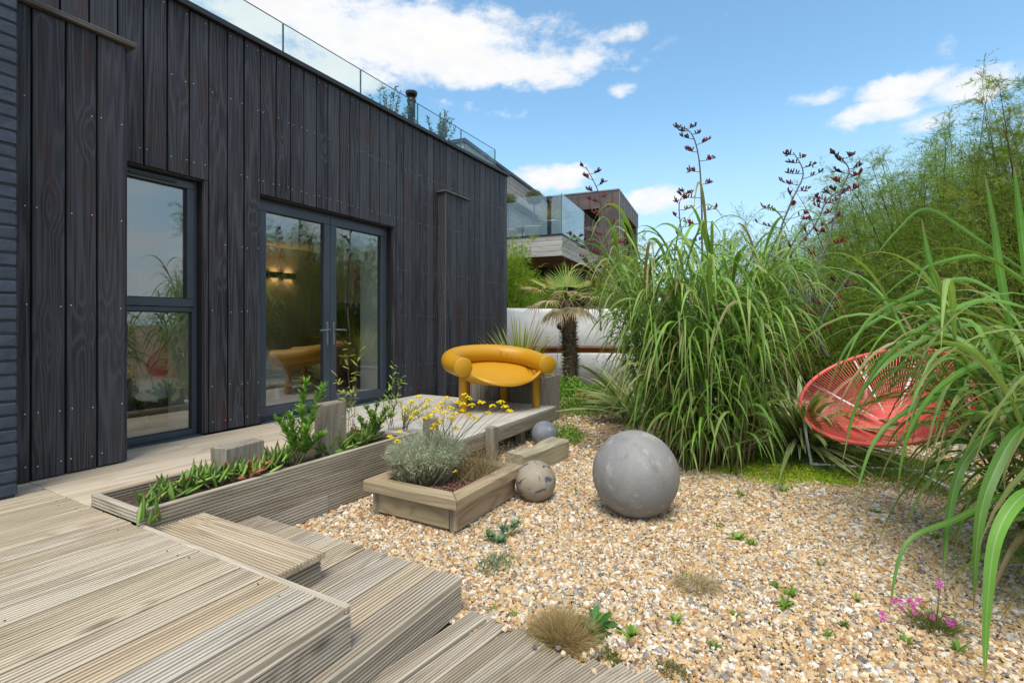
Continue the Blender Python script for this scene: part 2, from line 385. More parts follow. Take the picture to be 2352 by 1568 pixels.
def lead_ball(name, a, b, spots=None, sp_th=.58):
    m, t, p = new_mat(name); v, r = obj_coord(t)
    n = t.noise(v, 3.2, 7, .62, .6); n2 = t.noise(v, 11.0, 6, .65); n3 = t.noise(v, 45.0, 3, .6)
    c = t.mix(t.smooth(n, .36, .66), C4(a), C4(b))
    c = t.mix(t.math('MULTIPLY', t.smooth(n2, .53, .66), .6), c, (.42, .395, .355, 1)); c = t.mix(t.math('MULTIPLY', t.smooth(t.noise(v, 7.0, 8, .7, .5), .54, .62), .35), c, (.10, .10, .108, 1))
    c = t.mix(t.math('MULTIPLY', t.smooth(n3, .5, .8), .3), c, (.16, .15, .145, 1))
    if spots:
        s = t.smooth(t.noise(v, 19.0, 3, .5, .8), sp_th, sp_th + .03); c = t.mix(s, c, C4(spots))
    t.put(p, 'Base Color', c); t.put(p, 'Roughness', t.math('MULTIPLY_ADD', n2, .3, .48)); bump(t, p, t.math('ADD', n2, t.math('MULTIPLY', n3, .4)), .22, .006)
lead_ball('ball_grey', (.215, .213, .215), (.285, .265, .24))
lead_ball('ball_spotted', (.34, .275, .20), (.27, .22, .165), (.075, .08, .095), .59)
lead_ball('ball_blue', (.135, .15, .18), (.20, .21, .23))
# ------------------------------------------------------------------ ground
def ground():
    m, t, p = new_mat('ground_mat'); tc = t.new('ShaderNodeTexCoord'); v = tc.outputs['Object']
    n = t.noise(v, .5, 6, .6); n2 = t.noise(v, 55, 4, .7)
    c = t.mix(t.smooth(n2, .35, .65), (.13, .09, .05, 1), (.34, .25, .15, 1))
    c = t.mix(t.math('MULTIPLY', t.smooth(n, .4, .65), .5), c, (.15, .115, .075, 1))
    sx_ = t.new('ShaderNodeSeparateXYZ', i_0=v); bare = t.math('MULTIPLY', t.math('SUBTRACT', 1.0, t.smooth(t.math('ABSOLUTE', t.math('SUBTRACT', sx_.outputs[0], 2.5)), .1, .6)), t.smooth(sx_.outputs[1], 4.3, 5.0))
    c = t.mix(t.math('MULTIPLY', bare, .7), c, t.mix(t.smooth(n2, .35, .65), (.26, .165, .10, 1), (.44, .31, .205, 1)))
    t.put(p, 'Base Color', c); t.put(p, 'Roughness', .95); bump(t, p, n2, .6, .02)
    N = 24; xs = np.concatenate([np.linspace(-600, -14, 6), np.linspace(-12, 20, 60), np.linspace(24, 600, 6)]); ys = np.concatenate([np.linspace(-600, -6, 5), np.linspace(-4, 26, 60), np.linspace(30, 900, 6)])
    X, Y = np.meshgrid(xs, ys, indexing='ij'); Z = -.008 + 0 * X
    Z += np.where((np.abs(X) < 40) & (np.abs(Y) < 40), .006 * np.sin(X * 2.1) * np.cos(Y * 1.7), 0)
    V = np.stack([X, Y, Z], -1).reshape(-1, 3); ny = len(ys)
    F = np.array([(i * ny + j, (i + 1) * ny + j, (i + 1) * ny + j + 1, i * ny + j + 1) for i in range(len(xs) - 1) for j in range(ny - 1)])
    tag(mk('ground', V, F, 'ground_mat', smooth=True), kind='structure')
ground()

# ------------------------------------------------------------------ the timber house
DZ = .31                                   # deck level
HOUSE_TOP = 3.94
house = thing('timber_house', 'single storey house clad in charred black vertical planks with flat roof', 'house', (0, 4.5, DZ))
WY0, WY1, WHEAD = 1.72, 2.425, 2.512        # window opening
DY0, DY1 = 2.955, 4.768                     # door opening
HY0, HY1 = .3, 7.70
def wall_slab(name, x0, x1, mat, ztop):
    m = MB(); e = .0
    m.box((x0, HY0, -.05), (x1, WY0, ztop)); m.box((x0, WY0, WHEAD), (x1, DY1, ztop)); m.box((x0, WY0, -.05), (x1, DY1, DZ - .02))
    m.box((x0, WY1, DZ - .02), (x1, DY0, WHEAD)); m.box((x0, DY1, -.05), (x1, HY1 - .01, ztop))
    m.build(name, mat, house)
wall_slab('wall_core', -.165, -.03, 'membrane', HOUSE_TOP - .04)
wall_slab('inner_lining', -.58, -.166, 'white_plaster', 3.0)
for y0_, y1_ in ((WY0, WY1), (DY0, DY1)): box('opening_floor', (-.58, y0_ + .002, DZ - .018), (-.165, y1_ - .002, DZ + .02), 'floor_board', house, 0)
bx = box
bx('roof_slab', (-5.2, HY0, HOUSE_TOP - .25), (-.17, HY1 - .012, HOUSE_TOP - .03), 'membrane', house, 0)
bx('roof_edge', (-.35, HY0 - .1, HOUSE_TOP - .028), (.045, HY1 + .03, HOUSE_TOP + .022), 'roof_edge', house, .004)
bx('end_wall', (-5.2, HY1 - .14, 0), (-.43, HY1 - .012, HOUSE_TOP - .26), 'membrane', house, 0)
bx('end_wall', (-5.2, HY0, 0), (-.43, HY0 + .12, HOUSE_TOP - .26), 'membrane', house, 0)
bx('back_wall', (-5.2, HY0 + .125, 0), (-5.08, HY1 - .145, HOUSE_TOP - .26), 'membrane', house, 0)
# the room behind the glass
bx('room_floor_base', (-5.0, HY0 + .2, DZ - .05), (-.425, HY1 - .2, DZ + .005), 'floor_board', house, 0)
for i in range(24): bx('floor_board', (-.585 - .155 * (i + 1), HY0 + .2, DZ + .006), (-.585 - .155 * i - .004, HY1 - .2, DZ + .022), 'floor_board', house, .002)
bx('room_back_wall', (-4.28, HY0 + .2, DZ), (-4.18, HY1 - .2, 2.74), 'inner_wall', house, 0)
bx('room_side_wall', (-4.17, HY1 - .3, DZ + .03), (-.43, HY1 - .2, 2.74), 'inner_wall', house, 0)
bx('room_side_wall', (-4.17, HY0 + .2, DZ + .03), (-.43, HY0 + .3, 2.74), 'inner_wall', house, 0)
bx('ceiling', (-4.3, HY0 + .2, 2.75), (-.43, HY1 - .2, 2.85), 'ceiling_paint', house, 0)
# planks: board by board, with gaps
nails = MB()
def nail(x, y, z):
    a = [(x, y + 0.0040 * math.cos(k * 1.0472), z + 0.0040 * math.sin(k * 1.0472)) for k in range(6)]
    nails.add(a + [(x + .0022, y, z)], [(k, (k + 1) % 6, 6) for k in range(6)])
ROWS = (.405, .72, 1.38, 1.98, 2.64, 3.30, 3.86)
def plank(y0, y1, z0, z1, x, th=.022, gap=.0105, nailed=True):
    g = gap * RND.uniform(.6, 1.7) / 2; jx = RND.uniform(-.0025, .0025)
    o = box('plank', (x - th + jx, y0 + g, z0), (x + jx, y1 - g, z1 + RND.uniform(-.004, .004)), 'charred_plank', house, .003)
    o.rotation_euler = (RND.uniform(-.0012, .0012), 0, RND.uniform(-.006, .006))
    if nailed and y1 - y0 > .1:
        for z in ROWS:
            if z0 + .03 < z < z1 - .02:
                for yy in (y0 + .027, y1 - .027):
                    if RND.random() < .72: nail(x + jx + .0012, yy + RND.uniform(-.006, .006), z + RND.uniform(-.008, .008))
edges = [1.13, 1.295, 1.462, 1.63, 1.80, 1.969, 2.14, 2.311, 2.469, 2.633, 2.790, 2.952]
while edges[-1] < HY1 - .09: edges.append(edges[-1] + RND.choice((.146, .152, .158, .163)))
edges[-1] = HY1
for a, b in zip(edges, edges[1:]):
    zt = HOUSE_TOP - .03
    if b <= WY0 + .1: plank(a, b, DZ + .012, zt, 0.0)
    elif a < WY1 - .01:
        plank(a, b, WHEAD, zt, 0.0)
        if b > WY1: plank(WY1, b, DZ + .012, WHEAD - .002, 0.0, nailed=False)
    elif a < DY0 - .02: plank(a, b, DZ + RND.uniform(.008, .02), zt, 0.0)
    elif a < DY1 - .01:
        plank(a, b, WHEAD, zt, 0.0)
        if b > DY1: plank(DY1, b, DZ + .012, WHEAD - .002, 0.0, nailed=False)
    else: plank(a, b, DZ - .1, zt, 0.0)
# jambs and heads of the openings in the same charred board
for y, sg in ((WY1, 1), (DY1, 1), (DY0, -1)):
    bx('jamb_board', (-.1, min(y, y + sg * .016) + .001, DZ + .01), (-.024, max(y, y + sg * .016) + .001, WHEAD), 'charred_plank', house, .002)
for y0, y1 in ((WY0, WY1), (DY0, DY1)): bx('head_board', (-.1, y0 + .002, WHEAD - .012), (-.024, y1 - .002, WHEAD + .006), 'charred_plank', house, .002)
# projecting pier by the brick wall and slim boxed pier further along
pier_edges = [1.03, 1.192, 1.356, 1.52, 1.684]
bx('pier_core', (-.03, .95, DZ + .03), (.376, 1.68, 3.16), 'membrane', house, 0)
for a, b in zip(pier_edges, pier_edges[1:]): plank(a, b, DZ + RND.uniform(.006, .016), 3.185, .40, gap=.012)
for k in range(2): bx('plank', (.03 + .175 * k, 1.681, DZ + .01), (.03 + .175 * k + .168, 1.702, 3.18), 'charred_plank', house, .003)
bx('pier_cap', (-.0, .96, 3.188), (.437, 1.735, 3.222), 'charred_cap', house, .005)
bx('slim_pier_core', (-.01, 5.70, DZ), (.11, 6.26, 3.13), 'membrane', house, 0)
ep = [5.705, 5.83, 5.955, 6.08, 6.265]
for a, b in zip(ep, ep[1:]): plank(a, b, DZ - .1, 3.15, .134, gap=.006)
bx('plank', (.002, 5.683, DZ - .1), (.132, 5.704, 3.15), 'charred_plank', house, .003)
bx('corner_strip', (.1335, 5.678, DZ - .1), (.143, 5.700, 3.15), 'charred_cap', house, .002)
bx('pier_cap', (-.0, 5.655, 3.152), (.165, 6.295, 3.178), 'charred_cap', house, .004)
tag(nails.build('nail_heads', 'nail_head', house), kind='stuff')
def frame_rect(m, x0, x1, y0, y1, z0, z1, w, wb=None, ch=.003):
    wb = wb or w
    m.box((x0, y0, z0), (x1, y1, z0 + wb), ch); m.box((x0, y0, z1 - w), (x1, y1, z1), ch)
    m.box((x0, y0, z0 + wb + .0005), (x1, y0 + w, z1 - w - .0005), ch); m.box((x0, y1 - w, z0 + wb + .0005), (x1, y1, z1 - w - .0005), ch)
def gasket_pane(parent, y0, y1, z0, z1, x):
    box('pane', (x - .024, y0, z0), (x - .018, y1, z1), 'window_glass', parent, 0)
# window: opening light above, fixed light below
m = MB(); FX = -.10
frame_rect(m, FX - .062, FX, WY0 + .003, WY1 - .002, DZ + .004, WHEAD - .014, .038, .05)
m.box((FX - .06, WY0 + .04, 1.372), (FX - .002, WY1 - .042, 1.412), .003)
win = m.build('window', 'alu_frame', house)
m = MB(); frame_rect(m, FX - .055, FX + .012, WY0 + .02, WY1 - .028, 1.416, WHEAD - .024, .062, .066); m.build('sash', 'alu_frame', win)
m = MB(); frame_rect(m, FX - .03, FX - .004, WY0 + .082, WY1 - .09, 1.482, WHEAD - .086, .007); frame_rect(m, FX - .03, FX - .008, WY0 + .04, WY1 - .04, DZ + .054, 1.372, .008); m.build('gasket', 'alu_dark', win)
gasket_pane(win, WY0 + .083, WY1 - .091, 1.483, WHEAD - .087, FX - .004); gasket_pane(win, WY0 + .042, WY1 - .042, DZ + .055, 1.371, FX - .008)
m = MB(); m.box((FX + .012, 1.90, WHEAD - .066), (FX + .026, 2.25, WHEAD - .048), .004); m.build('trickle_vent', 'alu_dark', win)
bx('sill', (-.105, WY0 + .004, DZ - .012), (.006, WY1 - .003, DZ + .003), 'alu_frame', win, .002)
# double doors
m = MB(); frame_rect(m, FX - .066, FX - .004, DY0 + .002, DY1 - .002, DZ + .003, WHEAD - .014, .044, .05)
door = m.build('french_door', 'alu_frame', house)
MID = 3.857
for y0, y1, hy in ((DY0 + .035, MID - .003, MID - .045), (MID + .003, DY1 - .035, MID + .047)):
    m = MB(); frame_rect(m, FX - .06, FX + .008, y0, y1, DZ + .042, WHEAD - .048, .082, .092); leaf_o = m.build('door_leaf', 'alu_frame', door)
    m = MB(); frame_rect(m, FX - .03, FX - .006, y0 + .082, y1 - .082, DZ + .134, WHEAD - .130, .007); m.build('gasket', 'alu_dark', leaf_o)
    gasket_pane(leaf_o, y0 + .083, y1 - .083, DZ + .135, WHEAD - .131, FX - .006)
    m = MB(); m.box((FX + .0085, hy - .014, 1.03), (FX + .018, hy + .014, 1.29), .006); m.box((FX + .018, hy - .007, 1.055), (FX + .022, hy + .007, 1.10), .002)
    V, F = tube_vf([(FX + .016, hy, 1.205), (FX + .052, hy, 1.205), (FX + .06, hy + (.03 if hy > MID else -.03), 1.205), (FX + .058, hy + (.135 if hy > MID else -.135), 1.2)], [.009, .009, .0095, .008], 8); m.add(V, F)
    m.build('handle', 'handle_grey', leaf_o, False)
for z in (.55, 1.35, 2.15): bx('hinge', (FX + .002, DY1 - .036, z - .05), (FX + .018, DY1 - .018, z + .05), 'alu_dark', door, .003)
bx('threshold', (-.105, DY0 + .004, DZ - .012), (.012, DY1 - .004, DZ + .003), 'alu_frame', door, .002)

# ------------------------------------------------------------------ painted brick wall at the left edge
bw = thing('brick_wall', 'slate blue painted brick wall at the left edge beside the charred planks', 'wall', (.6, .7, DZ))
BX = .668
bx('mortar', (.43, .30, -.02), (BX - .009, 1.047, 3.75), 'mortar_paint', bw, 0)
bm = {}
for c in range(46):
    z0 = DZ + .012 + c * .0745; off = .1125 if c % 2 else 0
    cuts = [1.055, 1.055 - (.2125 if c % 2 == 0 else .1), *([1.055 - (.2125 if c % 2 == 0 else .1) - .225 * k for k in (1, 2)])]
    for b, a in zip(cuts, cuts[1:]):
        if b < .6: continue
        o = box('brick', (.44, max(a + .011, .31), z0), (BX + RND.uniform(-.003, .003), b, z0 + .0635), 'brick_paint', bw, .006, jitter=.0012)
        o.rotation_euler = (0, RND.uniform(-.008, .008), RND.uniform(-.006, .006))

# ------------------------------------------------------------------ decks
def deck(name, label, loc): return thing(name, label, 'deck', loc)
md = deck('main_deck', 'large raised deck of grooved weathered boards in the left foreground', (1.9, 0, .16))
X1 = 3.105; Y1 = 1.205; PIT = .1455
n = int((X1 - .05) / PIT); NX = [X1 - .004 - PIT * (i + .5) for i in range(n)]
for i, x in enumerate(NX):
    sm = x < .62
    yend = 1.185 if x < 1.66 else Y1 - .026
    y0 = -1.4
    if x - PIT / 2 < .66: yend = min(yend, 1.185)
    if x < .68: continue
    splits = [y0, yend]
    if i % 3 == 1: splits = [y0, -.35 + .2 * (i % 2), yend]
    for a, b in zip(splits, splits[1:]):
        if b - a < .1: continue
        z = DZ + RND.uniform(-.0015, .0015)
        grooved('deck_board', PIT - RND.uniform(.010, .014), .027, b - a - .003, 'deck_board' if i > 1 else 'deck_grey', md, (x, (a + b) / 2, z), rz=RND.uniform(-.0012, .0012), n=7, gd=.0075)
bx('trim_board', (1.715, Y1 - .024, DZ - .028), (X1 - .008, Y1 + .001, DZ + .0015), 'deck_trim', md, .005)
def riser(parent, x, y0, y1, ztop, zbot, mat='deck_grey', nb=1, n=8):
    h = (ztop - zbot) / nb
    for k in range(nb):
        o = grooved('riser_board', h - .003, .026, y1 - y0, mat, parent, (x, (y0 + y1) / 2, zbot + h * (k + .5)), n=n); o.rotation_euler = (0, math.pi / 2, 0)
def riser_x(parent, y, x0, x1, ztop, zbot, mat='deck_grey', face=1, n=8):
    o = grooved('riser_board', ztop - zbot - .003, .026, x1 - x0, mat, parent, ((x0 + x1) / 2, y, (ztop + zbot) / 2), n=n)
    o.rotation_euler = (0, math.pi / 2, math.pi / 2 if face > 0 else -math.pi / 2)
riser(md, X1 - .006, -1.4, Y1 - .001, DZ - .026, DZ - .155)
riser_x(md, Y1 - .027, 1.71, X1 - .035, DZ - .03, DZ - .155)
for x in (.9, 2.0, 2.9):
    bx('joist', (x, -1.3, 0), (x + .05, 1.1, DZ - .03), 'post_wood', md, .002)
# smooth boards along the wall
wdk = deck('wall_deck', 'narrow walkway deck of smooth boards along the house wall', (.6, 3, .1))
for i in range(8):
    w = .1475; x0 = .012 + i * w; x1 = x0 + w - .004
    cuts = [-1.4, 1.187, 2.12 + .02 * (i % 2), 3.3] if x1 < 1.2 else [1.187, 3.3]
    if i >= 4: cuts = [1.187, 2.13, 3.3]
    for a, b in zip(cuts, cuts[1:]):
        aa = max(a, -1.4)
        xa, xb = x0, min(x1, 1.192)
        o = box('deck_board', (xa, aa + .0015, DZ - .027), (xb, b - .0015, DZ + RND.uniform(-.001, .0015)), 'smooth_board', wdk, .003)
bx('joist', (.3, -1.3, 0), (.35, 3.25, DZ - .03), 'post_wood', wdk, .002); bx('joist', (1.0, 1.2, 0), (1.05, 3.25, DZ - .03), 'post_wood', wdk, .002)
# lower step
ls = deck('lower_step', 'long low deck step of grey grooved boards beside the gravel', (2.6, 1.5, 0))
LZ = .155
LX0, LX1, LY1 = 1.745, 3.155, 1.79
xs = np.arange(LX1 - PIT / 2 - .002, LX0, -PIT)
for x in xs:
    grooved('deck_board', PIT - RND.uniform(.010, .014), .027, LY1 - .4, 'deck_grey' if RND.random() < .7 else 'deck_board', ls, (x, (LY1 + .4) / 2, LZ + RND.uniform(-.0015, .0015)), rz=RND.uniform(-.002, .002))
riser(ls, LX1 - .005, -1.4, LY1 - .002, LZ - .027, .004); bx('nosing_board', (3.02, -1.4, LZ - .0265), (LX1, .398, LZ), 'deck_grey', ls, .004)
riser_x(ls, LY1 - .006, LX0 + .05, LX1 - .035, LZ - .03, .004)
# two board step block against the trough
sb = deck('step_block', 'small two board step block tucked against the grooved planter trough', (2.2, 1.35, LZ))
for k, (ya, yb) in enumerate(((1.212, 1.340), (1.346, 1.474))):
    o = grooved('deck_board', yb - ya, .028, .92, 'deck_board', sb, (2.19 + .0, (ya + yb) / 2, DZ - .028), n=7); o.rotation_euler = (0, 0, math.pi / 2)
V, F = extrude_y(groove_prof(.095, .026, 5), -.122, .122); o = mk('end_board', V, [f[::-1] for f in F], 'deck_grey', sb, loc=(2.636, 1.342, DZ - .1055)); o.rotation_euler = (0, math.pi / 2, 0)
V, F = extrude_y(groove_prof(.095, .026, 5), -.40, .40); o = mk('front_board', V, [f[::-1] for f in F], 'deck_grey', sb, loc=(2.2, 1.462, DZ - .1055)); o.rotation_euler = (0, math.pi / 2, math.pi / 2)
# planter trough along the walkway
pt = thing('planter_trough', 'long grooved timber planter trough with succulents between deck and gravel', 'planter', (1.45, 2.2, 0))
TX0, TX1, TY0, TY1 = 1.196, 1.700, 1.19, 3.22
TZ = DZ + .062
tz = [TZ]; hgt = .1235
for k in range(3):
    z1 = TZ - k * (hgt + .002); z0 = z1 - hgt
    L = (TY0, TY1)
    if k == 2:
        for a, b in ((TY0 + .03, 2.30), (2.303, TY1)):
            o = grooved('side_board', z1 - z0, .027, b - a, 'deck_grey', pt, (TX1, (a + b) / 2, (z0 + z1) / 2), n=6); o.rotation_euler = (0, math.pi / 2, 0)
        continue
    o = grooved('side_board', z1 - z0, .027, L[1] - L[0], 'deck_grey', pt, (TX1, (L[0] + L[1]) / 2, (z0 + z1) / 2), n=6); o.rotation_euler = (0, math.pi / 2, 0)
V, F = extrude_y(groove_prof(.06, .027, 3), -(TY1 - TY0) / 2 + .002, (TY1 - TY0) / 2 - .002)
o = mk('side_board', V, [f[::-1] for f in F], 'deck_grey', pt, loc=(TX0 + .028, (TY0 + TY1) / 2, DZ + .031)); o.rotation_euler = (0, math.pi / 2, 0)
o2 = grooved('end_board', .062, .027, TX1 - TX0 - .03, 'deck_grey', pt, ((TX0 + TX1) / 2, TY0 + .000, DZ + .031), n=3); o2.rotation_euler = (0, math.pi / 2, -math.pi / 2)
bx('side_board', (TX0 - .001, TY0 + .03, .0), (TX0 + .025, TY1, DZ - .002), 'deck_grey', pt, .002)
m = MB(); nx_, ny_ = 10, 50
gx, gy = np.meshgrid(np.linspace(TX0 + .027, TX1 - .028, nx_), np.linspace(TY0 + .03, TY1, ny_), indexing='ij')
V = np.stack([gx, gy, DZ - .005 + .018 * rng.random(gx.shape) - .03 * (gy < 1.30)], -1).reshape(-1, 3)
mk('soil', V, np.array([(i * ny_ + j, (i + 1) * ny_ + j, (i + 1) * ny_ + j + 1, i * ny_ + j + 1) for i in range(nx_ - 1) for j in range(ny_ - 1)]), 'soil', pt, True)
# platform that carries the yellow chair
pf = deck('chair_platform', 'raised pale timber platform on posts carrying the yellow chair', (1, 4.4, 0))
PX1, PY0, PY1 = 2.03, 3.31, 5.30
bnd = [.012, .30, .59, .88, 1.17, 1.46, 1.75, PX1]
pp = np.linspace(.012, PX1, 15)
for a, b in zip(pp, pp[1:]): box('deck_board', (a + .001, PY0, DZ - .027), (b - .0025, PY1, DZ + RND.uniform(-.001, .0015)), 'platform_board', pf, .003)
V, F = extrude_y(groove_prof(.118, .026, 7), -(PY1 - PY0) / 2, (PY1 - PY0) / 2); o = mk('fascia_board', V, [f[::-1] for f in F], 'deck_grey', pf, loc=(PX1 - .002, (PY0 + PY1) / 2, DZ - .088)); o.rotation_euler = (0, math.pi / 2, 0)
V, F = extrude_y(groove_prof(.118, .026, 7), -.99, .99); o = mk('fascia_board', V, [f[::-1] for f in F], 'deck_grey', pf, loc=(1.02, PY0 + .002, DZ - .088)); o.rotation_euler = (0, math.pi / 2, -math.pi / 2)
for y in (3.5, 4.25, 5.0): bx('joist', (.05, y, DZ - .14), (PX1 - .03, y + .05, DZ - .029), 'post_wood', pf, .002)
for x, y in ((1.92, 4.62), (1.92, 5.2), (.9, 5.2), (.9, 4.0), (1.9, 3.45)): bx('support_post', (x - .04, y - .04, -.02), (x + .04, y + .04, DZ - .142), 'post_wood', pf, .004)
# fanned boardwalk at gravel level
bwk = deck('boardwalk', 'fanned boardwalk of separate grey boards laid at gravel level in the foreground', (3.5, 1.2, 0))
ends = [(3.205, 1.765), (3.312, 1.762), (3.408, 1.75), (3.495, 1.735), (3.58, 1.705), (3.672, 1.70), (3.765, 1.722), (3.856, 1.752), (3.95, 1.768)]
angs = [8, 9, 10.5, 12.5, 15, 18, 21, 23.5, 26]
for (ex, ey), an in zip(ends, angs):
    a = math.radians(an); L = .95; dx, dy = math.sin(a), math.cos(a)
    grooved('walk_board', .083, .026, L, 'deck_grey', bwk, (ex + .047 - dx * L / 2, ey - dy * L / 2, .036 + RND.uniform(-.004, .004)), rz=-a, n=6, gd=.007, rx=RND.uniform(-.006, .006))

# screw heads of the decks
sm_ = MB()
for x in NX:
    if x < .68: continue
    for y in (-.55, 0.05, .6, 1.12):
        for k in (-.042, .042):
            if RND.random() < .72: continue
            cx_, cy_ = x + k + RND.uniform(-.004, .004), y + RND.uniform(-.012, .012); a_ = [(cx_ + 0.0038 * math.cos(q * 1.047), cy_ + 0.0038 * math.sin(q * 1.047), DZ + .002) for q in range(6)]; sm_.add(a_, [tuple(range(6))])
tag(sm_.build('screw_heads', 'alu_dark', md), kind='stuff')
# ------------------------------------------------------------------ yellow chair
yc = thing('yellow_armchair', 'glossy mustard yellow moulded plastic armchair with thick tubular backrest', 'armchair', (1.62, 4.74, DZ), math.radians(52), local=True)
def chair_path(n=64):
    ctl = [(-.515, -.165, .520), (-.525, .0, .525), (-.54, .20, .545), (-.49, .40, .575), (-.33, .555, .605), (-.12, .625, .618), (.12, .625, .618), (.33, .555, .600), (.49, .40, .57), (.54, .20, .54), (.525, .0, .522), (.515, -.165, .518)]
    P = np.array(ctl); out = []
    for i in range(len(P) - 1):
        p0 = P[max(i - 1, 0)]; p1 = P[i]; p2 = P[i + 1]; p3 = P[min(i + 2, len(P) - 1)]
        for s in np.linspace(0, 1, 6, endpoint=False):
            out.append(.5 * ((2 * p1) + (-p0 + p2) * s + (2 * p0 - 5 * p1 + 4 * p2 - p3) * s * s + (-p0 + 3 * p1 - 3 * p2 + p3) * s ** 3))
    out.append(P[-1]); return np.array(out)
CP = chair_path(); nP = len(CP)
sarr = np.abs(np.linspace(-1, 1, nP)); RR = .107 + .006 * (1 - sarr ** 2)
V, F = tube_vf(CP, RR, 28, cap=False); V = [np.array(v) for v in V]
def end_cap(idx_ring, P, d, flip):
    global V, F
    ring = [V[i] for i in idx_ring]; base = len(V); k = len(ring); prev = list(idx_ring)
    for sc_, off in ((.975, .006), (.93, .010)):
        cur = []
        for v in ring: cur.append(len(V)); V.append(P + (v - P) * sc_ + d * off)
        for j in range(k):
            f = (prev[j], prev[(j + 1) % k], cur[(j + 1) % k], cur[j]); F.append(f[::-1] if flip else f)
        prev = cur
    F.append(tuple(prev) if not flip else tuple(prev[::-1]))
T0 = CP[0] - CP[1]; T0 /= np.linalg.norm(T0); T1 = CP[-1] - CP[-2]; T1 /= np.linalg.norm(T1)
end_cap(list(range(28)), CP[0], T0, True); end_cap(list(range((nP - 1) * 28, nP * 28)), CP[-1], T1, False)
yc.scale = (.955, .955, .97); o = mk('backrest', V, F, 'yellow_plastic', yc, True)
# seat: dish hung between the arms with a drooping front lip
nu, nv = 41, 18; SV = np.zeros((nu, nv, 3))
for i in range(nu):
    u = -1 + 2 * i / (nu - 1); k = (u + 1) / 2 * (nP - 1); k0 = min(int(k), nP - 2); P = CP[k0] + (CP[k0 + 1] - CP[k0]) * (k - k0)
    cen = np.array([0, .22, .5]); inw = cen - P; inw[2] = 0; inw /= np.linalg.norm(inw) + 1e-9
    B = P + inw * .045 + np.array([0, 0, -.098])
    a = abs(u); fx = .425 * u
    Fp = np.array([fx, -.115 - .19 * (1 - a ** 2.2), .452 - .112 * (1 - a ** 1.8)])
    for j in range(nv):
        v = j / (nv - 1); q = Fp + (B - Fp) * v; q[2] -= .10 * math.sin(math.pi * min(1, v * 1.02)) * (1 - a ** 3) * (.45 + .35 * (1 - v)); q[2] = max(q[2], .25); SV[i, j] = q
Fq = np.array([(i * nv + j, (i + 1) * nv + j, (i + 1) * nv + j + 1, i * nv + j + 1) for i in range(nu - 1) for j in range(nv - 1)])
o = mk('seat', SV.reshape(-1, 3), Fq, 'yellow_plastic', yc, True)
sd = o.modifiers.new('thick', 'SOLIDIFY'); sd.thickness = .034; sd.offset = -1
bv = o.modifiers.new('soft', 'BEVEL'); bv.width = .012; bv.segments = 3; bv.limit_method = 'ANGLE'; bv.angle_limit = math.radians(50)
for x, y, z in ((-.46, .03, .45), (.46, .03, .45), (-.25, .565, .50), (.25, .565, .50)):
    V, F = lathe_vf([(.0, .0), (.043, .0), (.0465, .004), (.0465, z)], 24, False); mk('leg', [(a + x, b + y, c) for a, b, c in V], F, 'yellow_plastic', yc, True)

# ------------------------------------------------------------------ red string chair
RC = Vector((5.116, 5.113, .695)); rR, rAz, rT = .65, -2.143, .5626
rc = thing('string_chair', 'round coral red string lounge chair on a white tube frame behind tall grass', 'chair', (5.1, 5.15, 0))
fr = Vector((math.cos(rAz), math.sin(rAz), 0)); e1 = Vector((-fr.y, fr.x, 0)); e2 = fr * math.cos(rT) + Vector((0, 0, -math.sin(rT))); nrm = e1.cross(e2)
if nrm.z < 0: nrm = -nrm
rim = lambda a, r=rR: RC + r * (math.cos(a) * e1 + math.sin(a) * e2)
hub = RC + .075 * e2 - nrm * .27
ring = [rim(2 * math.pi * k / 96) for k in range(97)]
tube('rim', [np.array(p) for p in ring], .0165, 'red_cord', rc, 10)
NC = 150; hr = .055
for k in range(NC):
    a = 2 * math.pi * (k + .5) / NC + RND.uniform(-.004, .004); p = rim(a); q = hub + hr * (math.cos(a) * e1 + math.sin(a) * e2)
    mid = p.lerp(q, .55) - nrm * .012 * (1 if math.sin(a) < .3 else 2.5)
    V, F = tube_vf([np.array(p), np.array(mid), np.array(q)], .0037, 5, False); mk('cord', V, F, 'red_cord', rc, True)
tube('hub_ring', [np.array(hub - nrm * .004 + .06 * (math.cos(t) * e1 + math.sin(t) * e2)) for t in np.linspace(0, 6.283, 25)], .009, 'red_cord', rc, 8)
lowring = [RC - nrm * .19 + .40 * (math.cos(t) * e1 + math.sin(t) * e2) for t in np.linspace(0, 6.2832, 49)]
foot = [Vector((4.575, 5.06, .012)), Vector((5.44, 4.70, .012)), Vector((5.05, 5.80, .012)), Vector((5.72, 5.36, .012))]
def legtube(P, r=.0115): return [np.array(x) for x in P]
tops = [rim(math.pi * 1.02, .64), rim(.62, .64), rim(math.pi * 1.45, .64), rim(-.15, .64)]
# choose for every foot the nearest point of the rim
for ft in foot:
    best = min((rim(a, .645) for a in np.linspace(0, 6.28, 90)), key=lambda p: (Vector((p.x, p.y, 0)) - Vector((ft.x, ft.y, 0))).length)
    tube('leg', legtube([best, best.lerp(ft, .5), ft + Vector((0, 0, .06)), ft]), .012, 'white_tube', rc, 8)
for a, b in ((0, 3), (2, 1)):
    tube('floor_bar', legtube([foot[a] + Vector((0, 0, .030 + .026 * (a == 2))), foot[b] + Vector((0, 0, .030 + .026 * (a == 2)))]), .012, 'white_tube', rc, 8)
for a in (math.pi * 1.25, math.pi * 1.5, math.pi * 1.75, math.pi * 1.02):
    tube('strut', legtube([rim(a, .64) - nrm * .022, hub.lerp(rim(a), .15) - nrm * .03]), .010, 'white_tube', rc, 8)

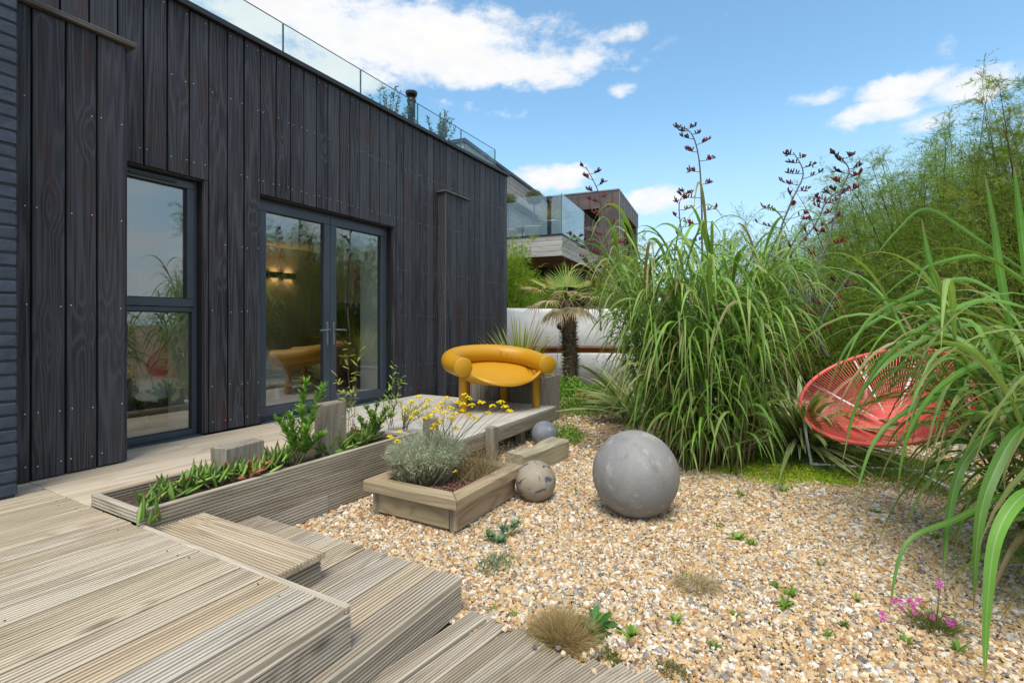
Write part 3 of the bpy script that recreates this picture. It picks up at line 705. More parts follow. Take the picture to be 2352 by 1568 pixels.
# ------------------------------------------------------------------ balls
def ball(name, label, c, r, mat):
    n, k = 28, 48; pr = [(max(1e-4, r * math.sin(math.pi * i / n)), -r * math.cos(math.pi * i / n)) for i in range(n + 1)]
    V, F = lathe_vf(pr, k, False); V = np.array(V); q = V / r
    V = V * (1 + .006 * (np.sin(q[:, :1] * 5 + c[0]) * np.cos(q[:, 1:2] * 6) + np.sin(q[:, 2:] * 7)) * .6)
    return tag(mk(name, V, F, mat, None, True, loc=c), label, 'ball', 'garden balls on the gravel')
ball('stone_ball', 'largest dark grey weathered garden ball in the middle of the gravel', (3.507, 3.29, .268), .283, 'ball_grey')
ball('stone_ball', 'brown garden ball with dark peeling spots beside the wooden planter box', (2.815, 3.185, .14), .145, 'ball_spotted')
ball('stone_ball', 'small blue grey garden ball under the edge of the chair platform', (2.20, 4.63, .13), .136, 'ball_blue')
tag(mk('boulder', [tuple(np.array(v) * (.19, .15, .14) * (1 + .12 * math.sin(7 * v[0] + 3 * v[2]))) for v in lathe_vf([(math.sin(math.pi * i / 8) + 1e-4, -math.cos(math.pi * i / 8)) for i in range(9)], 14, False)[0]], lathe_vf([(1, 0)] * 9, 14, False)[1], 'stone', None, True, loc=(.62, 8.22, .07)), 'dark rounded stone at the foot of the palm trunk', 'stone')

# ------------------------------------------------------------------ mossy sleeper
prof = []
ny = 17; L = .72; VV = []
for j in range(ny):
    t = j / (ny - 1); y = (t - .5) * L
    dip = .030 * math.exp(-((t - .50) / .2) ** 2); xin = .0
    for x, z in ((-.10 + xin, 0), (.10, 0), (.10, .17), (.085, .188 - dip), (-.085 + xin, .19 - dip), (-.10 + xin, .172 - dip)): VV.append((x + .004 * math.sin(9 * t + z * 30), y, z))
FF = [(j * 6 + i, j * 6 + (i + 1) % 6, (j + 1) * 6 + (i + 1) % 6, (j + 1) * 6 + i) for j in range(ny - 1) for i in range(6)] + [tuple(range(6))[::-1], tuple(range((ny - 1) * 6, ny * 6))]
o = tag(mk('timber_sleeper', VV, [f[::-1] for f in FF], 'mossy_sleeper', None, loc=(2.465, 3.95, .002)), 'thick mossy timber sleeper with a hollowed top lying on gravel', 'sleeper'); o.rotation_euler = (0, 0, math.radians(-7))

# ------------------------------------------------------------------ wooden planter box
pb = thing('planter_box', 'square weathered timber planter box with mitred rim on the gravel', 'planter', (2.33, 2.80, 0))
QX0, QX1, QY0, QY1 = 2.0, 2.66, 2.415, 3.15
bx('plinth', (QX0 + .03, QY0 + .03, .0), (QX1 - .025, QY1 - .03, .035), 'planter_wood_x', pb, .003)
for x in (QX0, QX1 - .045):
    for y in (QY0, QY1 - .045): bx('corner_post', (x + .003, y + .003, .012), (x + .042, y + .042, .190), 'post_wood', pb, .003)
bx('side_board', (QX0 + .046, QY0 - .002, .03), (QX1 - .046, QY0 + .022, .171), 'planter_wood_x', pb, .004)
bx('side_board', (QX0 + .046, QY1 - .022, .03), (QX1 - .046, QY1 + .002, .171), 'planter_wood_x', pb, .004)
bx('side_board', (QX1 - .014, QY0 + .0, .025), (QX1 + .010, QY1 + .0, .171), 'planter_wood', pb, .004)
bx('side_board', (QX0 - .010, QY0 + .0, .025), (QX0 + .014, QY1 + .0, .171), 'planter_wood', pb, .004)
def mitre(ax, sgn):
    o0, o1 = .048, -.062; z0, z1 = .173, .235
    if ax == 0:   # runs along x on the -y or +y side
        y = QY0 if sgn < 0 else QY1; a = [(QX0 - o0, y + sgn * o0), (QX1 + o0, y + sgn * o0), (QX1 + o1, y + sgn * o1), (QX0 - o1, y + sgn * o1)]
    else:
        x = QX0 if sgn < 0 else QX1; a = [(x + sgn * o0, QY0 - o0), (x + sgn * o0, QY1 + o0), (x + sgn * o1, QY1 + o1), (x + sgn * o1, QY0 - o1)]
    cx = sum(p[0] for p in a) / 4; cy = sum(p[1] for p in a) / 4
    g = .0025; a = [((p[0] - cx) * (1 - g / .4) , (p[1] - cy) * (1 - g / .4)) for p in a]
    dz = RND.uniform(-.002, .002)
    V = [(x, y, z0 - .204) for x, y in a] + [(x, y, z1 - .204 - .006 + dz) for x, y in a] + [(x * .985, y * .985, z1 - .204 + dz) for x, y in a]
    F = [(0, 1, 2, 3)] + [(i, (i + 1) % 4, 4 + (i + 1) % 4, 4 + i) for i in range(4)] + [(4 + i, 4 + (i + 1) % 4, 8 + (i + 1) % 4, 8 + i) for i in range(4)] + [(8, 9, 10, 11)]
    mk('rim_board', V, F, 'planter_wood_x' if ax == 0 else 'planter_wood', pb, loc=(cx, cy, .204))
for ax in (0, 1):
    for s in (-1, 1): mitre(ax, s)
gx, gy = np.meshgrid(np.linspace(QX0 + .02, QX1 - .02, 22), np.linspace(QY0 + .02, QY1 - .02, 24), indexing='ij')
mk('soil', np.stack([gx, gy, .168 + .022 * rng.random(gx.shape)], -1).reshape(-1, 3), np.array([(i * 24 + j, (i + 1) * 24 + j, (i + 1) * 24 + j + 1, i * 24 + j + 1) for i in range(21) for j in range(23)]), 'soil', pb, True)

# ------------------------------------------------------------------ timber stumps along the trough
def post(label, a, b, tilt=0, mat='post_wood'):
    o = box('timber_post', a, b, mat, None, .008, jitter=.004); o.rotation_euler = (tilt, 0, RND.uniform(-.04, .04)); return tag(o, label, 'post', 'sawn timber posts')
post('low square timber post in the near end of the planter trough', (1.29, 1.76, DZ - .06), (1.425, 2.02, .515))
post('tall pale timber post in the trough in front of the double doors', (1.43, 2.40, DZ - .06), (1.535, 2.61, .70))
post('short grey timber stump behind the silver shrub at the platform corner', (1.735, 3.235, -.01), (1.865, 3.295, .50))
post('brown timber post standing against the front of the chair platform', (2.034, 3.745, -.01), (2.115, 3.845, .345))

# ------------------------------------------------------------------ box planter behind the platform
op = thing('board_planter', 'old grey vertical board planter behind the yellow chair', 'planter', (1.2, 5.75, 0))
for k in range(8):
    x0 = .62 + k * .142; bx('planter_board', (x0, 5.42, .0), (x0 + .137, 5.442, .60 + RND.uniform(-.012, .012)), 'old_board', op, .003)
for k in range(4): bx('planter_board', (1.742, 5.445 + k * .142, .0), (1.762, 5.445 + k * .142 + .137, .60 + RND.uniform(-.012, .012)), 'old_board', op, .003)
bx('planter_board', (.60, 5.445, 0), (.622, 6.0, .6), 'old_board', op, .003); bx('rear_board', (.62, 6.0, 0), (1.76, 6.02, .6), 'old_board', op, .003)
bx('soil', (.625, 5.445, .3), (1.74, 5.998, .56), 'soil', op, 0)
bx('rim_board', (.60, 5.405, .612), (1.775, 5.47, .636), 'old_board', op, .004)

# ------------------------------------------------------------------ curved white wall with a rust red slot
cw = thing('curved_wall', 'curved white rendered garden wall with a rust orange slot behind the palm', 'wall', (1.0, 9.6, 0))
def arc_pts():
    A = [AT(1120, 800, 9.3), AT(1180, 800, 9.75), AT(1250, 800, 10.1), AT(1330, 800, 10.25), AT(1410, 800, 10.15), AT(1500, 800, 9.9), AT(1600, 800, 9.5)]
    return np.array([(p.x, p.y) for p in A])
def smooth_curve(P, n):
    out = []
    for i in range(len(P) - 1):
        p0 = P[max(i - 1, 0)]; p1 = P[i]; p2 = P[i + 1]; p3 = P[min(i + 2, len(P) - 1)]
        for s in np.linspace(0, 1, n, endpoint=False): out.append(.5 * ((2 * p1) + (-p0 + p2) * s + (2 * p0 - 5 * p1 + 4 * p2 - p3) * s * s + (-p0 + 3 * p1 - 3 * p2 + p3) * s ** 3))
    out.append(P[-1]); return np.array(out)
AP = smooth_curve(arc_pts(), 8); ATn = np.gradient(AP, axis=0); ATn /= np.linalg.norm(ATn, axis=1)[:, None]; ANm = np.stack([ATn[:, 1], -ATn[:, 0]], 1)
if np.dot(ANm[20], np.array([CAMX, 0]) - AP[20]) < 0: ANm = -ANm
def sweep(name, prof, mat):
    n, k = len(AP), len(prof); V = [(AP[i][0] + ANm[i][0] * o_, AP[i][1] + ANm[i][1] * o_, z) for i in range(n) for o_, z in prof]
    F = [(i * k + j, i * k + (j + 1) % k, (i + 1) * k + (j + 1) % k, (i + 1) * k + j) for i in range(n - 1) for j in range(k)] + [tuple(range(k)), tuple(range((n - 1) * k, n * k))[::-1]]
    mk(name, V, F, mat, cw, True)
sweep('upper_panel', [(0, .80), (.07, .80), (.085, .83), (.06, 1.2), (.045, 1.50), (.03, 1.56), (.0, 1.585), (-.05, 1.58), (-.05, .80)], 'white_render')
sweep('slot_liner', [(-.05, .68), (.02, .68), (.02, .70), (-.03, .70), (-.03, .775), (.075, .775), (.075, .798), (-.05, .798)], 'rust_orange')
sweep('lower_panel', [(-.05, -.05), (.05, -.05), (.05, .64), (.04, .675), (-.05, .678)], 'white_render')

# ------------------------------------------------------------------ roof: glass balustrade, flue
gb = thing('glass_balustrade', 'frameless glass balustrade panes along the flat roof edge', 'balustrade', (-.12, 5, HOUSE_TOP))
gy = [1.18, 2.228, 3.278, 4.33, 5.385, 6.435, 7.475]
for a, b in zip(gy, gy[1:]): box('pane', (-.127, a + .006, HOUSE_TOP + .022), (-.113, b - .006, 4.346), 'roof_glass', gb, 0)
box('pane', (-1.6, 7.478, HOUSE_TOP + .022), (-.115, 7.492, 4.346), 'roof_glass', gb, 0)
plain('glass_edge', (.05, .13, .11), .2)
for y in gy: box('pane_edge', (-.128, y - .0055, HOUSE_TOP + .022), (-.112, y + .0055, 4.346), 'glass_edge', gb, 0)
for a, b in zip(gy, gy[1:]): box('top_edge', (-.126, a + .006, 4.3465), (-.114, b - .006, 4.3505), 'glass_edge', gb, 0)
fl = thing('flue_pipe', 'dark round chimney flue with cowl rising above the roof', 'flue', tuple(AT(945, 300, 9.6)[:2]) + (HOUSE_TOP,), local=True)
ft = AT(945, 212, 9.6).z - HOUSE_TOP
lathe('pipe', [(.075, -.2), (.075, ft - .20), (.088, ft - .195), (.088, ft - .15), (.075, ft - .145), (.075, ft - .09)], 'black_metal', fl, 20)
lathe('cowl', [(.05, ft - .085), (.10, ft - .075), (.105, ft - .06), (.11, ft - .05), (.118, ft - .01), (.112, ft), (.02, ft + .008)], 'black_metal', fl, 20)

# ------------------------------------------------------------------ inside the room
bed = thing('bed', 'bed under a grey blanket seen through the door glass', 'bed', (-2, 3.2, DZ))
def cloth(name, x0, x1, y0, y1, ztop, drop, mat, parent, rr=.22):
    nu_, nv_ = 24, 24; V = []
    for i in range(nu_):
        for j in range(nv_):
            a = -1 + 2 * i / (nu_ - 1); b = -1 + 2 * j / (nv_ - 1)
            x = (x0 + x1) / 2 + a * (x1 - x0) / 2; y = (y0 + y1) / 2 + b * (y1 - y0) / 2
            e = max(abs(a), abs(b)); k = max(0, (e - .72) / .28); z = ztop - drop * k ** 2.2 + .012 * math.sin(9 * x + 4 * y) * (1 - k) + .02 * math.sin(14 * (x + y)) * k
            V.append((x, y, z))
    return mk(name, V, np.array([(i * nv_ + j, (i + 1) * nv_ + j, (i + 1) * nv_ + j + 1, i * nv_ + j + 1) for i in range(nu_ - 1) for j in range(nv_ - 1)]), mat, parent, True)
bx('base', (-3.1, 2.35, DZ + .06), (-1.25, 3.85, DZ + .28), 'white_plaster', bed, .01); bx('mattress', (-3.1, 2.32, DZ + .285), (-1.22, 3.9, DZ + .5), 'white_fabric', bed, .05)
cloth('blanket', -2.55, -1.02, 2.2, 4.06, DZ + .66, .46, 'linen', bed); cloth('throw', -1.9, -1.1, 2.16, 3.0, DZ + .685, .42, 'pink_throw', bed)
for x, y in ((-1.12, 3.9), (-1.12, 2.3)): bx('leg', (x - .03, y - .03, DZ + .024), (x + .03, y + .03, DZ + .28), 'white_plaster', bed, .004)
bc = thing('sling_chair', 'dark sling chair with white cloth behind the narrow window', 'chair', (-.9, 2.6, DZ))
for s in (0, 1):
    y = 2.25 + s * .5
    tube('leg', [np.array((-1.15, y, DZ + .02)), np.array((-.95, y + .02, DZ + .45)), np.array((-1.3, y, DZ + .95))], .018, 'dark_timber', bc, 8); tube('leg', [np.array((-.62, y + .05, DZ + .02)), np.array((-1.0, y, DZ + .48))], .016, 'dark_timber', bc, 8)
cloth('seat', -1.25, -.65, 2.22, 2.78, DZ + .44, .16, 'white_fabric', bc); mk('backrest', [(-1.0, 2.25, DZ + .42), (-1.0, 2.75, DZ + .42), (-1.35, 2.72, DZ + .98), (-1.35, 2.28, DZ + .98), (-1.02, 2.25, DZ + .40), (-1.02, 2.75, DZ + .40), (-1.38, 2.72, DZ + .97), (-1.38, 2.28, DZ + .97)], [(0, 1, 2, 3), (7, 6, 5, 4), (0, 4, 5, 1), (1, 5, 6, 2), (2, 6, 7, 3), (3, 7, 4, 0)], 'dark_leather', bc)
cb = thing('sideboard', 'oak sideboard cabinet inside the room behind the right door', 'sideboard', (-2.5, 6.5, DZ))
bx('carcass', (-2.95, 5.75, DZ + .12), (-2.3, 7.1, DZ + .74), 'cabinet_oak', cb, .006)
for k in range(3): bx('door', (-2.298, 5.77 + k * .445, DZ + .14), (-2.28, 5.77 + k * .445 + .435, DZ + .72), 'cabinet_oak', cb, .004)
for x in (-2.9, -2.35):
    for y in (5.8, 7.0): bx('leg', (x, y, DZ + .024), (x + .05, y + .05, DZ + .118), 'dark_timber', cb, .004)
tvp = thing('television', 'black television on top of the oak sideboard', 'television', (-2.6, 6.4, DZ + .74))
bx('screen', (-2.62, 5.95, DZ + .80), (-2.58, 6.95, DZ + 1.34), 'screen_black', tvp, .006); bx('stand', (-2.7, 6.3, DZ + .742), (-2.5, 6.6, DZ + .80), 'screen_black', tvp, .004)
m_, t_, p_ = new_mat('lamp_glow'); t_.put(p_, 'Emission Color', (1, .55, .2, 1)); t_.put(p_, 'Emission Strength', 7.0); t_.put(p_, 'Base Color', (1, .8, .6, 1))
LP = WL(637, 632, -4.17)
for k in range(3):
    y = LP.y - .36 + k * .30
    wl = thing('wall_lamp', ['left', 'middle', 'right'][k] + ' of three lit black box wall lamps inside the room', 'lamp', (-4.1, y, LP.z), group='lit wall lamps')
    m = MB(); z0, z1 = LP.z - .05, LP.z + .05
    m.box((-4.175, y - .085, z0), (-4.165, y + .085, z1)); m.box((-4.06, y - .085, z0), (-4.05, y + .085, z1)); m.box((-4.164, y - .085, z0), (-4.061, y - .078, z1)); m.box((-4.164, y + .078, z0), (-4.061, y + .085, z1)); m.build('shade', 'black_metal', wl)
    bx('bulb', (-4.15, y - .07, LP.z - .02), (-4.075, y + .07, LP.z + .02), 'lamp_glow', wl, 0)
pic = tag(box('picture', (-4.178, 2.75, 1.25), (-4.15, 3.75, 2.05), 'screen_black', None, .004), 'dark framed picture on the back wall of the room', 'picture')
# ------------------------------------------------------------------ plants: helpers
def ribbon(P, W, side, cup=.25, cols=None, twist=0.0):
    """leaf blade: centre line P (n,3), half widths W (n,), sideways direction; five columns with a midrib"""
    P = np.asarray(P, float); n = len(P); T = np.gradient(P, axis=0); T /= np.linalg.norm(T, axis=1)[:, None] + 1e-9
    S_ = np.cross(T, np.cross(np.broadcast_to(side, P.shape), T)); S_ /= np.linalg.norm(S_, axis=1)[:, None] + 1e-9
    N = np.cross(T, S_); a = twist * np.linspace(0, 1, n)[:, None]; S2 = S_ * np.cos(a) + N * np.sin(a); N2 = np.cross(T, S2)
    off = np.array([-1, -.13, 0, .13, 1.0]); V = np.zeros((n, 5, 3))
    for j, o_ in enumerate(off): V[:, j] = P + S2 * (W * o_)[:, None] + N2 * (W * abs(o_) * cup)[:, None]
    F = np.array([(i * 5 + j, i * 5 + j + 1, (i + 1) * 5 + j + 1, (i + 1) * 5 + j) for i in range(n - 1) for j in range(4)])
    C = np.zeros((n, 5, 3)); b, mr = cols; C[:] = b; C[:, 2] = mr
    return V.reshape(-1, 3), F, C.reshape(-1, 3)
def bez(p0, p1, p2, p3, n):
    t = np.linspace(0, 1, n)[:, None]; p0, p1, p2, p3 = (np.asarray(p, float) for p in (p0, p1, p2, p3))
    return (1 - t) ** 3 * p0 + 3 * (1 - t) ** 2 * t * p1 + 3 * (1 - t) * t * t * p2 + t ** 3 * p3
class Joined:
    """pieces that belong to one joined part"""
    def __init__(s): s.V = []; s.F = []; s.C = []; s.n = 0
    def add(s, V, F, C):
        V = np.asarray(V); s.V.append(V); s.F.append(np.asarray(F) + s.n); s.n += len(V); s.C.append(np.broadcast_to(C, V.shape))
    def build(s, name, mat, parent, smooth=True, kind=None):
        if not s.n: return
        o = mk(name, np.concatenate(s.V), np.concatenate(s.F), mat, parent, smooth, np.concatenate(s.C))
        if kind: o['kind'] = kind
        return o
def strands(P, D, L, w, C, droop=0.0):
    """many thin tapering blades, one triangle each"""
    n = len(P); D = D / (np.linalg.norm(D, axis=1)[:, None] + 1e-9); r = rng.normal(size=(n, 3)); S_ = np.cross(D, r); S_ /= np.linalg.norm(S_, axis=1)[:, None] + 1e-9
    L = np.broadcast_to(L, (n,))[:, None]; w = np.broadcast_to(w, (n,))[:, None]; tip = P + D * L; tip[:, 2] -= (droop * L[:, 0])
    V = np.stack([P - S_ * w, P + S_ * w, tip], 1).reshape(-1, 3); F = np.arange(3 * n).reshape(-1, 3)
    return V, F, np.repeat(C, 3, 0)
def leaves2(P, D, L, w, C, lift=.0):
    """small pointed leaves, two triangles each (diamond)"""
    n = len(P); D = D / (np.linalg.norm(D, axis=1)[:, None] + 1e-9); r = rng.normal(size=(n, 3)) + np.array([0, 0, .6]); S_ = np.cross(D, r); S_ /= np.linalg.norm(S_, axis=1)[:, None] + 1e-9
    L = np.broadcast_to(L, (n,))[:, None]; w = np.broadcast_to(w, (n,))[:, None]; mid = P + D * L * .45
    V = np.stack([P, mid - S_ * w, P + D * L, mid + S_ * w], 1).reshape(-1, 3); b = np.arange(n)[:, None] * 4
    F = np.concatenate([b + np.array([0, 1, 2]), b + np.array([0, 2, 3])]); return V, F, np.repeat(C, 4, 0)
def vary(c, n, s=.15): return np.array(c)[None] * (1 + rng.normal(0, s, (n, 1))) * (1 + rng.normal(0, s * .35, (n, 3)))
NPART = [0]

# ------------------------------------------------------------------ giant reed clumps
def reed(name, label, base, spread, stems, leaves, height, hero=(), bias=(0, 0), lean=.18, wleaf=.024, llen=(.65, 1.05), seed=1, group='giant reed grass clumps', zmin=.35, sprd=1.0, smin=.30, tone=1.0):
    g = np.random.default_rng(seed); t = thing(name, label, 'grass', (base[0], base[1], 0), group=group)
    S0 = []
    for k in range(stems):
        a = g.uniform(0, 6.283); r = spread * math.sqrt(g.random()); b = np.array([base[0] + r * math.cos(a), base[1] + r * math.sin(a), 0])
        h = height * g.uniform(.62, .92); d = np.array([math.cos(a) * lean * r / spread + bias[0] * g.random(), math.sin(a) * lean * r / spread + bias[1] * g.random(), 1.0]) + np.append(g.normal(0, .05, 2), 0)
        P = np.array([b + d * h * s + np.array([d[0], d[1], 0]) * .35 * h * s * s for s in np.linspace(0, 1, 7)])
        col = np.array([.36, .27, .155]) * g.uniform(.6, 1.25) if g.random() < .65 else np.array([.24, .27, .10])
        V, F = tube_vf(P, np.linspace(.0085, .004, 7), 6); C = np.array(col)[None] * np.ones((len(V), 1)); zz = np.array(V)[:, 2]; C = C * (1 - np.clip((zz - .5) / .8, 0, 1))[:, None] + np.array([.18, .32, .06])[None] * np.clip((zz - .5) / .8, 0, 1)[:, None]
        mk('stem', V, F, 'leaf', t, True, C); S0.append(P)
    rest = Joined(); nleaf = 0
    for k in range(leaves):
        P = S0[g.integers(len(S0))]; s = g.uniform(smin, 1.0) ** .8; i = min(5, int(s * 6)); p = P[i] + (P[i + 1] - P[i]) * (s * 6 - i)
        if p[2] < zmin and g.random() < .6: continue
        a = g.uniform(0, 6.283); out = np.array([math.cos(a), math.sin(a), 0]); rel = np.array([p[0] - base[0], p[1] - base[1], 0]); out += rel * 1.3 + np.array([bias[0], bias[1], 0]) * 1.2; out /= np.linalg.norm(out)
        L = g.uniform(*llen) * (.8 + .3 * s); up = g.uniform(.35, .95) if s < .93 else g.uniform(.9, 1.4)
        dr = g.uniform(.25, 1.0) if s < .95 else g.uniform(-.1, .5)
        p1 = p + np.array([0, 0, 1]) * L * .38 * up + out * L * .16; p2 = p + np.array([0, 0, 1]) * L * (.50 * up - .05 * dr) + out * L * .47 * sprd; p3 = p + out * L * (.62 + .12 * g.random()) * sprd + np.array([0, 0, 1]) * L * (.30 * up - .62 * dr)
        p3[2] = max(p3[2], .02); p2[2] = max(p2[2], .05)
        n = 11; P4 = bez(p, p1, p2, p3, n); tt = np.linspace(0, 1, n); W = wleaf * g.uniform(.6, 1.15) * np.minimum(1, .45 + 2.2 * tt) * (1 - tt ** 2.6) + .0006
        base_c = np.array([.215, .405, .055]) * g.uniform(.65, 1.3) if g.random() < .6 else np.array([.33, .47, .11]) * g.uniform(.8, 1.2)
        base_c = base_c * tone
        if g.random() < .08: base_c = np.array([.42, .34, .15]) * g.uniform(.7, 1.2)
        side = np.cross(out, [0, 0, 1.0]) + g.normal(0, .25, 3)
        V, F, C = ribbon(P4, W, side, .3, (base_c, base_c * .5 + np.array([.36, .46, .26]) * .62), twist=g.normal(0, .5))
        if g.random() < .35: q_ = C.reshape(n, 5, 3); q_[-3:] = q_[-3:] * np.array([.7, .35, .1])[:, None, None] + np.array([.36, .25, .12]) * np.array([.3, .65, .9])[:, None, None]; C = q_.reshape(-1, 3)
        if nleaf < 280: mk('leaf', V, F, 'leaf', t, True, C); nleaf += 1
        else: rest.add(V, F, C)
    for H in hero:
        pts, w = H[:2]; Pm = np.array([AT(*q) for q in pts]); cur = smooth_curve(Pm, 5); n = len(cur); tt = np.linspace(0, 1, n); W = w * .68 * np.minimum(1, .6 + 1.5 * tt) * (1 - tt ** 3.0) + .0006
        cdir = np.array([CAMX, 0, CAMZ]) - cur.mean(0); side = np.cross(cur[-1] - cur[0], cdir); side /= np.linalg.norm(side)
        base_c = np.array([.13, .29, .04]) * RND.uniform(.85, 1.25); V, F, C = ribbon(cur, W, side, .22, (base_c, base_c * .4 + np.array([.34, .42, .26]) * .75), twist=RND.uniform(-.9, .9)); q_ = C.reshape(n, 5, 3); q_[-2:] = np.array([.34, .26, .11]); q_ *= (1 + .12 * np.sin(np.linspace(0, 9, n) + w * 900))[:, None, None]; mk('leaf', V, F, 'leaf', t, True, q_.reshape(-1, 3))
    rest.build('leaf_mass', 'leaf', t, kind='stuff'); return t
reed('reed_grass', 'tall clump of arching green reed grass behind the largest ball', (3.74, 4.76), .40, 95, 2300, 2.08, seed=3, lean=.20, wleaf=.0145, llen=(.55, 1.0), zmin=.04, sprd=.76, smin=.06, tone=1.0)
FG = (5.95, 3.66)
hero = [
    ([(2400, 1010, 2.55), (2300, 985, 2.45), (2215, 1060, 2.35), (2180, 1180, 2.3), (2165, 1330, 2.25)], .034),
    ([(2420, 960, 2.2), (2340, 990, 2.1), (2272, 1110, 2.02), (2245, 1230, 1.98), (2236, 1400, 1.95)], .036),
    ([(2440, 1110, 1.95), (2352, 1135, 1.85), (2290, 1230, 1.8), (2268, 1390, 1.76), (2262, 1568, 1.74)], .033),
    ([(2420, 1180, 2.3), (2330, 1130, 2.3), (2200, 1190, 2.25), (2080, 1250, 2.2), (2040, 1420, 2.15)], .020),
    ([(2400, 720, 2.6), (2250, 690, 2.6), (2080, 780, 2.6), (1980, 900, 2.6), (1935, 1060, 2.6)], .020),
    ([(2360, 800, 2.8), (2230, 745, 2.8), (2100, 790, 2.75), (1990, 880, 2.7), (1940, 1010, 2.7)], .022),
    ([(2350, 640, 2.9), (2260, 590, 2.9), (2170, 600, 2.9), (2080, 640, 2.85), (1990, 720, 2.8)], .019),
    ([(2330, 700, 3.0), (2220, 640, 3.0), (2090, 680, 2.95), (1990, 740, 2.9), (1930, 860, 2.9)], .021),
    ([(2300, 760, 3.0), (2170, 690, 3.0), (2040, 720, 3.0), (1950, 790, 3.0), (1900, 900, 3.0)], .018),
    ([(2210, 900, 2.9), (2180, 740, 2.9), (2140, 620, 2.9), (2117, 505, 2.9)], .030),
    ([(2330, 800, 2.7), (2300, 640, 2.7), (2285, 530, 2.7), (2262, 400, 2.7)], .026),
    ([(2370, 700, 2.6), (2355, 600, 2.6), (2340, 480, 2.6), (2328, 380, 2.6)], .026),
    ([(2390, 900, 2.4), (2290, 830, 2.4), (2170, 880, 2.35), (2090, 990, 2.3), (2060, 1130, 2.3)], .024),
    ([(2390, 980, 2.6), (2260, 900, 2.6), (2110, 930, 2.6), (2010, 1010, 2.55), (1960, 1160, 2.5)], .021),
    ([(2350, 620, 2.75), (2240, 545, 2.75), (2130, 480, 2.75), (2060, 530, 2.75), (2010, 590, 2.75)], .014)]
reed('reed_grass', 'nearest clump of broad reed leaves arching in from the right edge', FG, .40, 54, 950, 1.50, hero=hero, seed=12, bias=(-.12, -.06), lean=.30, wleaf=.0145, llen=(.55, 1.05), zmin=.04, smin=.06, tone=.84)

reed('reed_grass', 'low reed leaves hanging into the lower right corner above the pink flowers', (5.72, 3.02), .24, 18, 210, 1.05, seed=17, bias=(-.12, -.02), lean=.34, wleaf=.0150, llen=(.5, .85), zmin=.03, smin=.05, tone=.82)

# ------------------------------------------------------------------ New Zealand flax: broad striped straps with dark flower stalks
def flax(name, label, base, n, L, seed, bias=(0, 0), flat=1.0, w=.021, cols=None):
    g = np.random.default_rng(seed); t = thing(name, label, 'plant', (base[0], base[1], 0))
    for k in range(n):
        a = g.uniform(0, 6.283); out = np.array([math.cos(a), math.sin(a), 0]) + np.array([bias[0], bias[1], 0]); out /= np.linalg.norm(out); l = L * g.uniform(.6, 1.1)
        b = np.array([base[0], base[1], .0]) + out * g.uniform(.0, .18); up = g.uniform(.25, 1.0) * flat; dr = g.uniform(.0, .5)
        p3 = b + out * l * (.95 - .45 * up) + np.array([0, 0, l * (.75 * up - .25 * dr)]); p3[2] = max(p3[2], .03)
        P4 = bez(b, b + np.array([0, 0, l * .32 * (.3 + up)]) + out * l * .12, b + np.array([0, 0, l * (.7 * up)]) + out * l * .45, p3, 10); tt = np.linspace(0, 1, 10)
        W = w * g.uniform(.7, 1.25) * np.minimum(1, .55 + 1.6 * tt) * (1 - tt ** 4) + .0006; c = np.array([.27, .34, .14]) * g.uniform(.6, 1.3); e = np.array([.58, .56, .30]) if g.random() < .5 else c
        V, F, C = ribbon(P4, W, np.cross(out, [0, 0, 1.0]) + g.normal(0, .3, 3), .35, (e, c), twist=g.normal(0, .4)); C = C.reshape(10, 5, 3).copy(); C[:, 1:4] = c; C[:, 2] = c * 1.05
        mk('leaf', V, F, 'leaf', t, True, C.reshape(-1, 3))
    return t
fx = flax('flax_plant', 'large striped flax between the tall reed and the red chair', (4.50, 5.62), 200, 1.6, 5, (-.05, -.45), .72)
fy = flax('flax_plant', 'striped flax with drooping straps to the right of the palm', (2.72, 6.35), 110, 1.25, 6, (.15, -.25), 1.0)
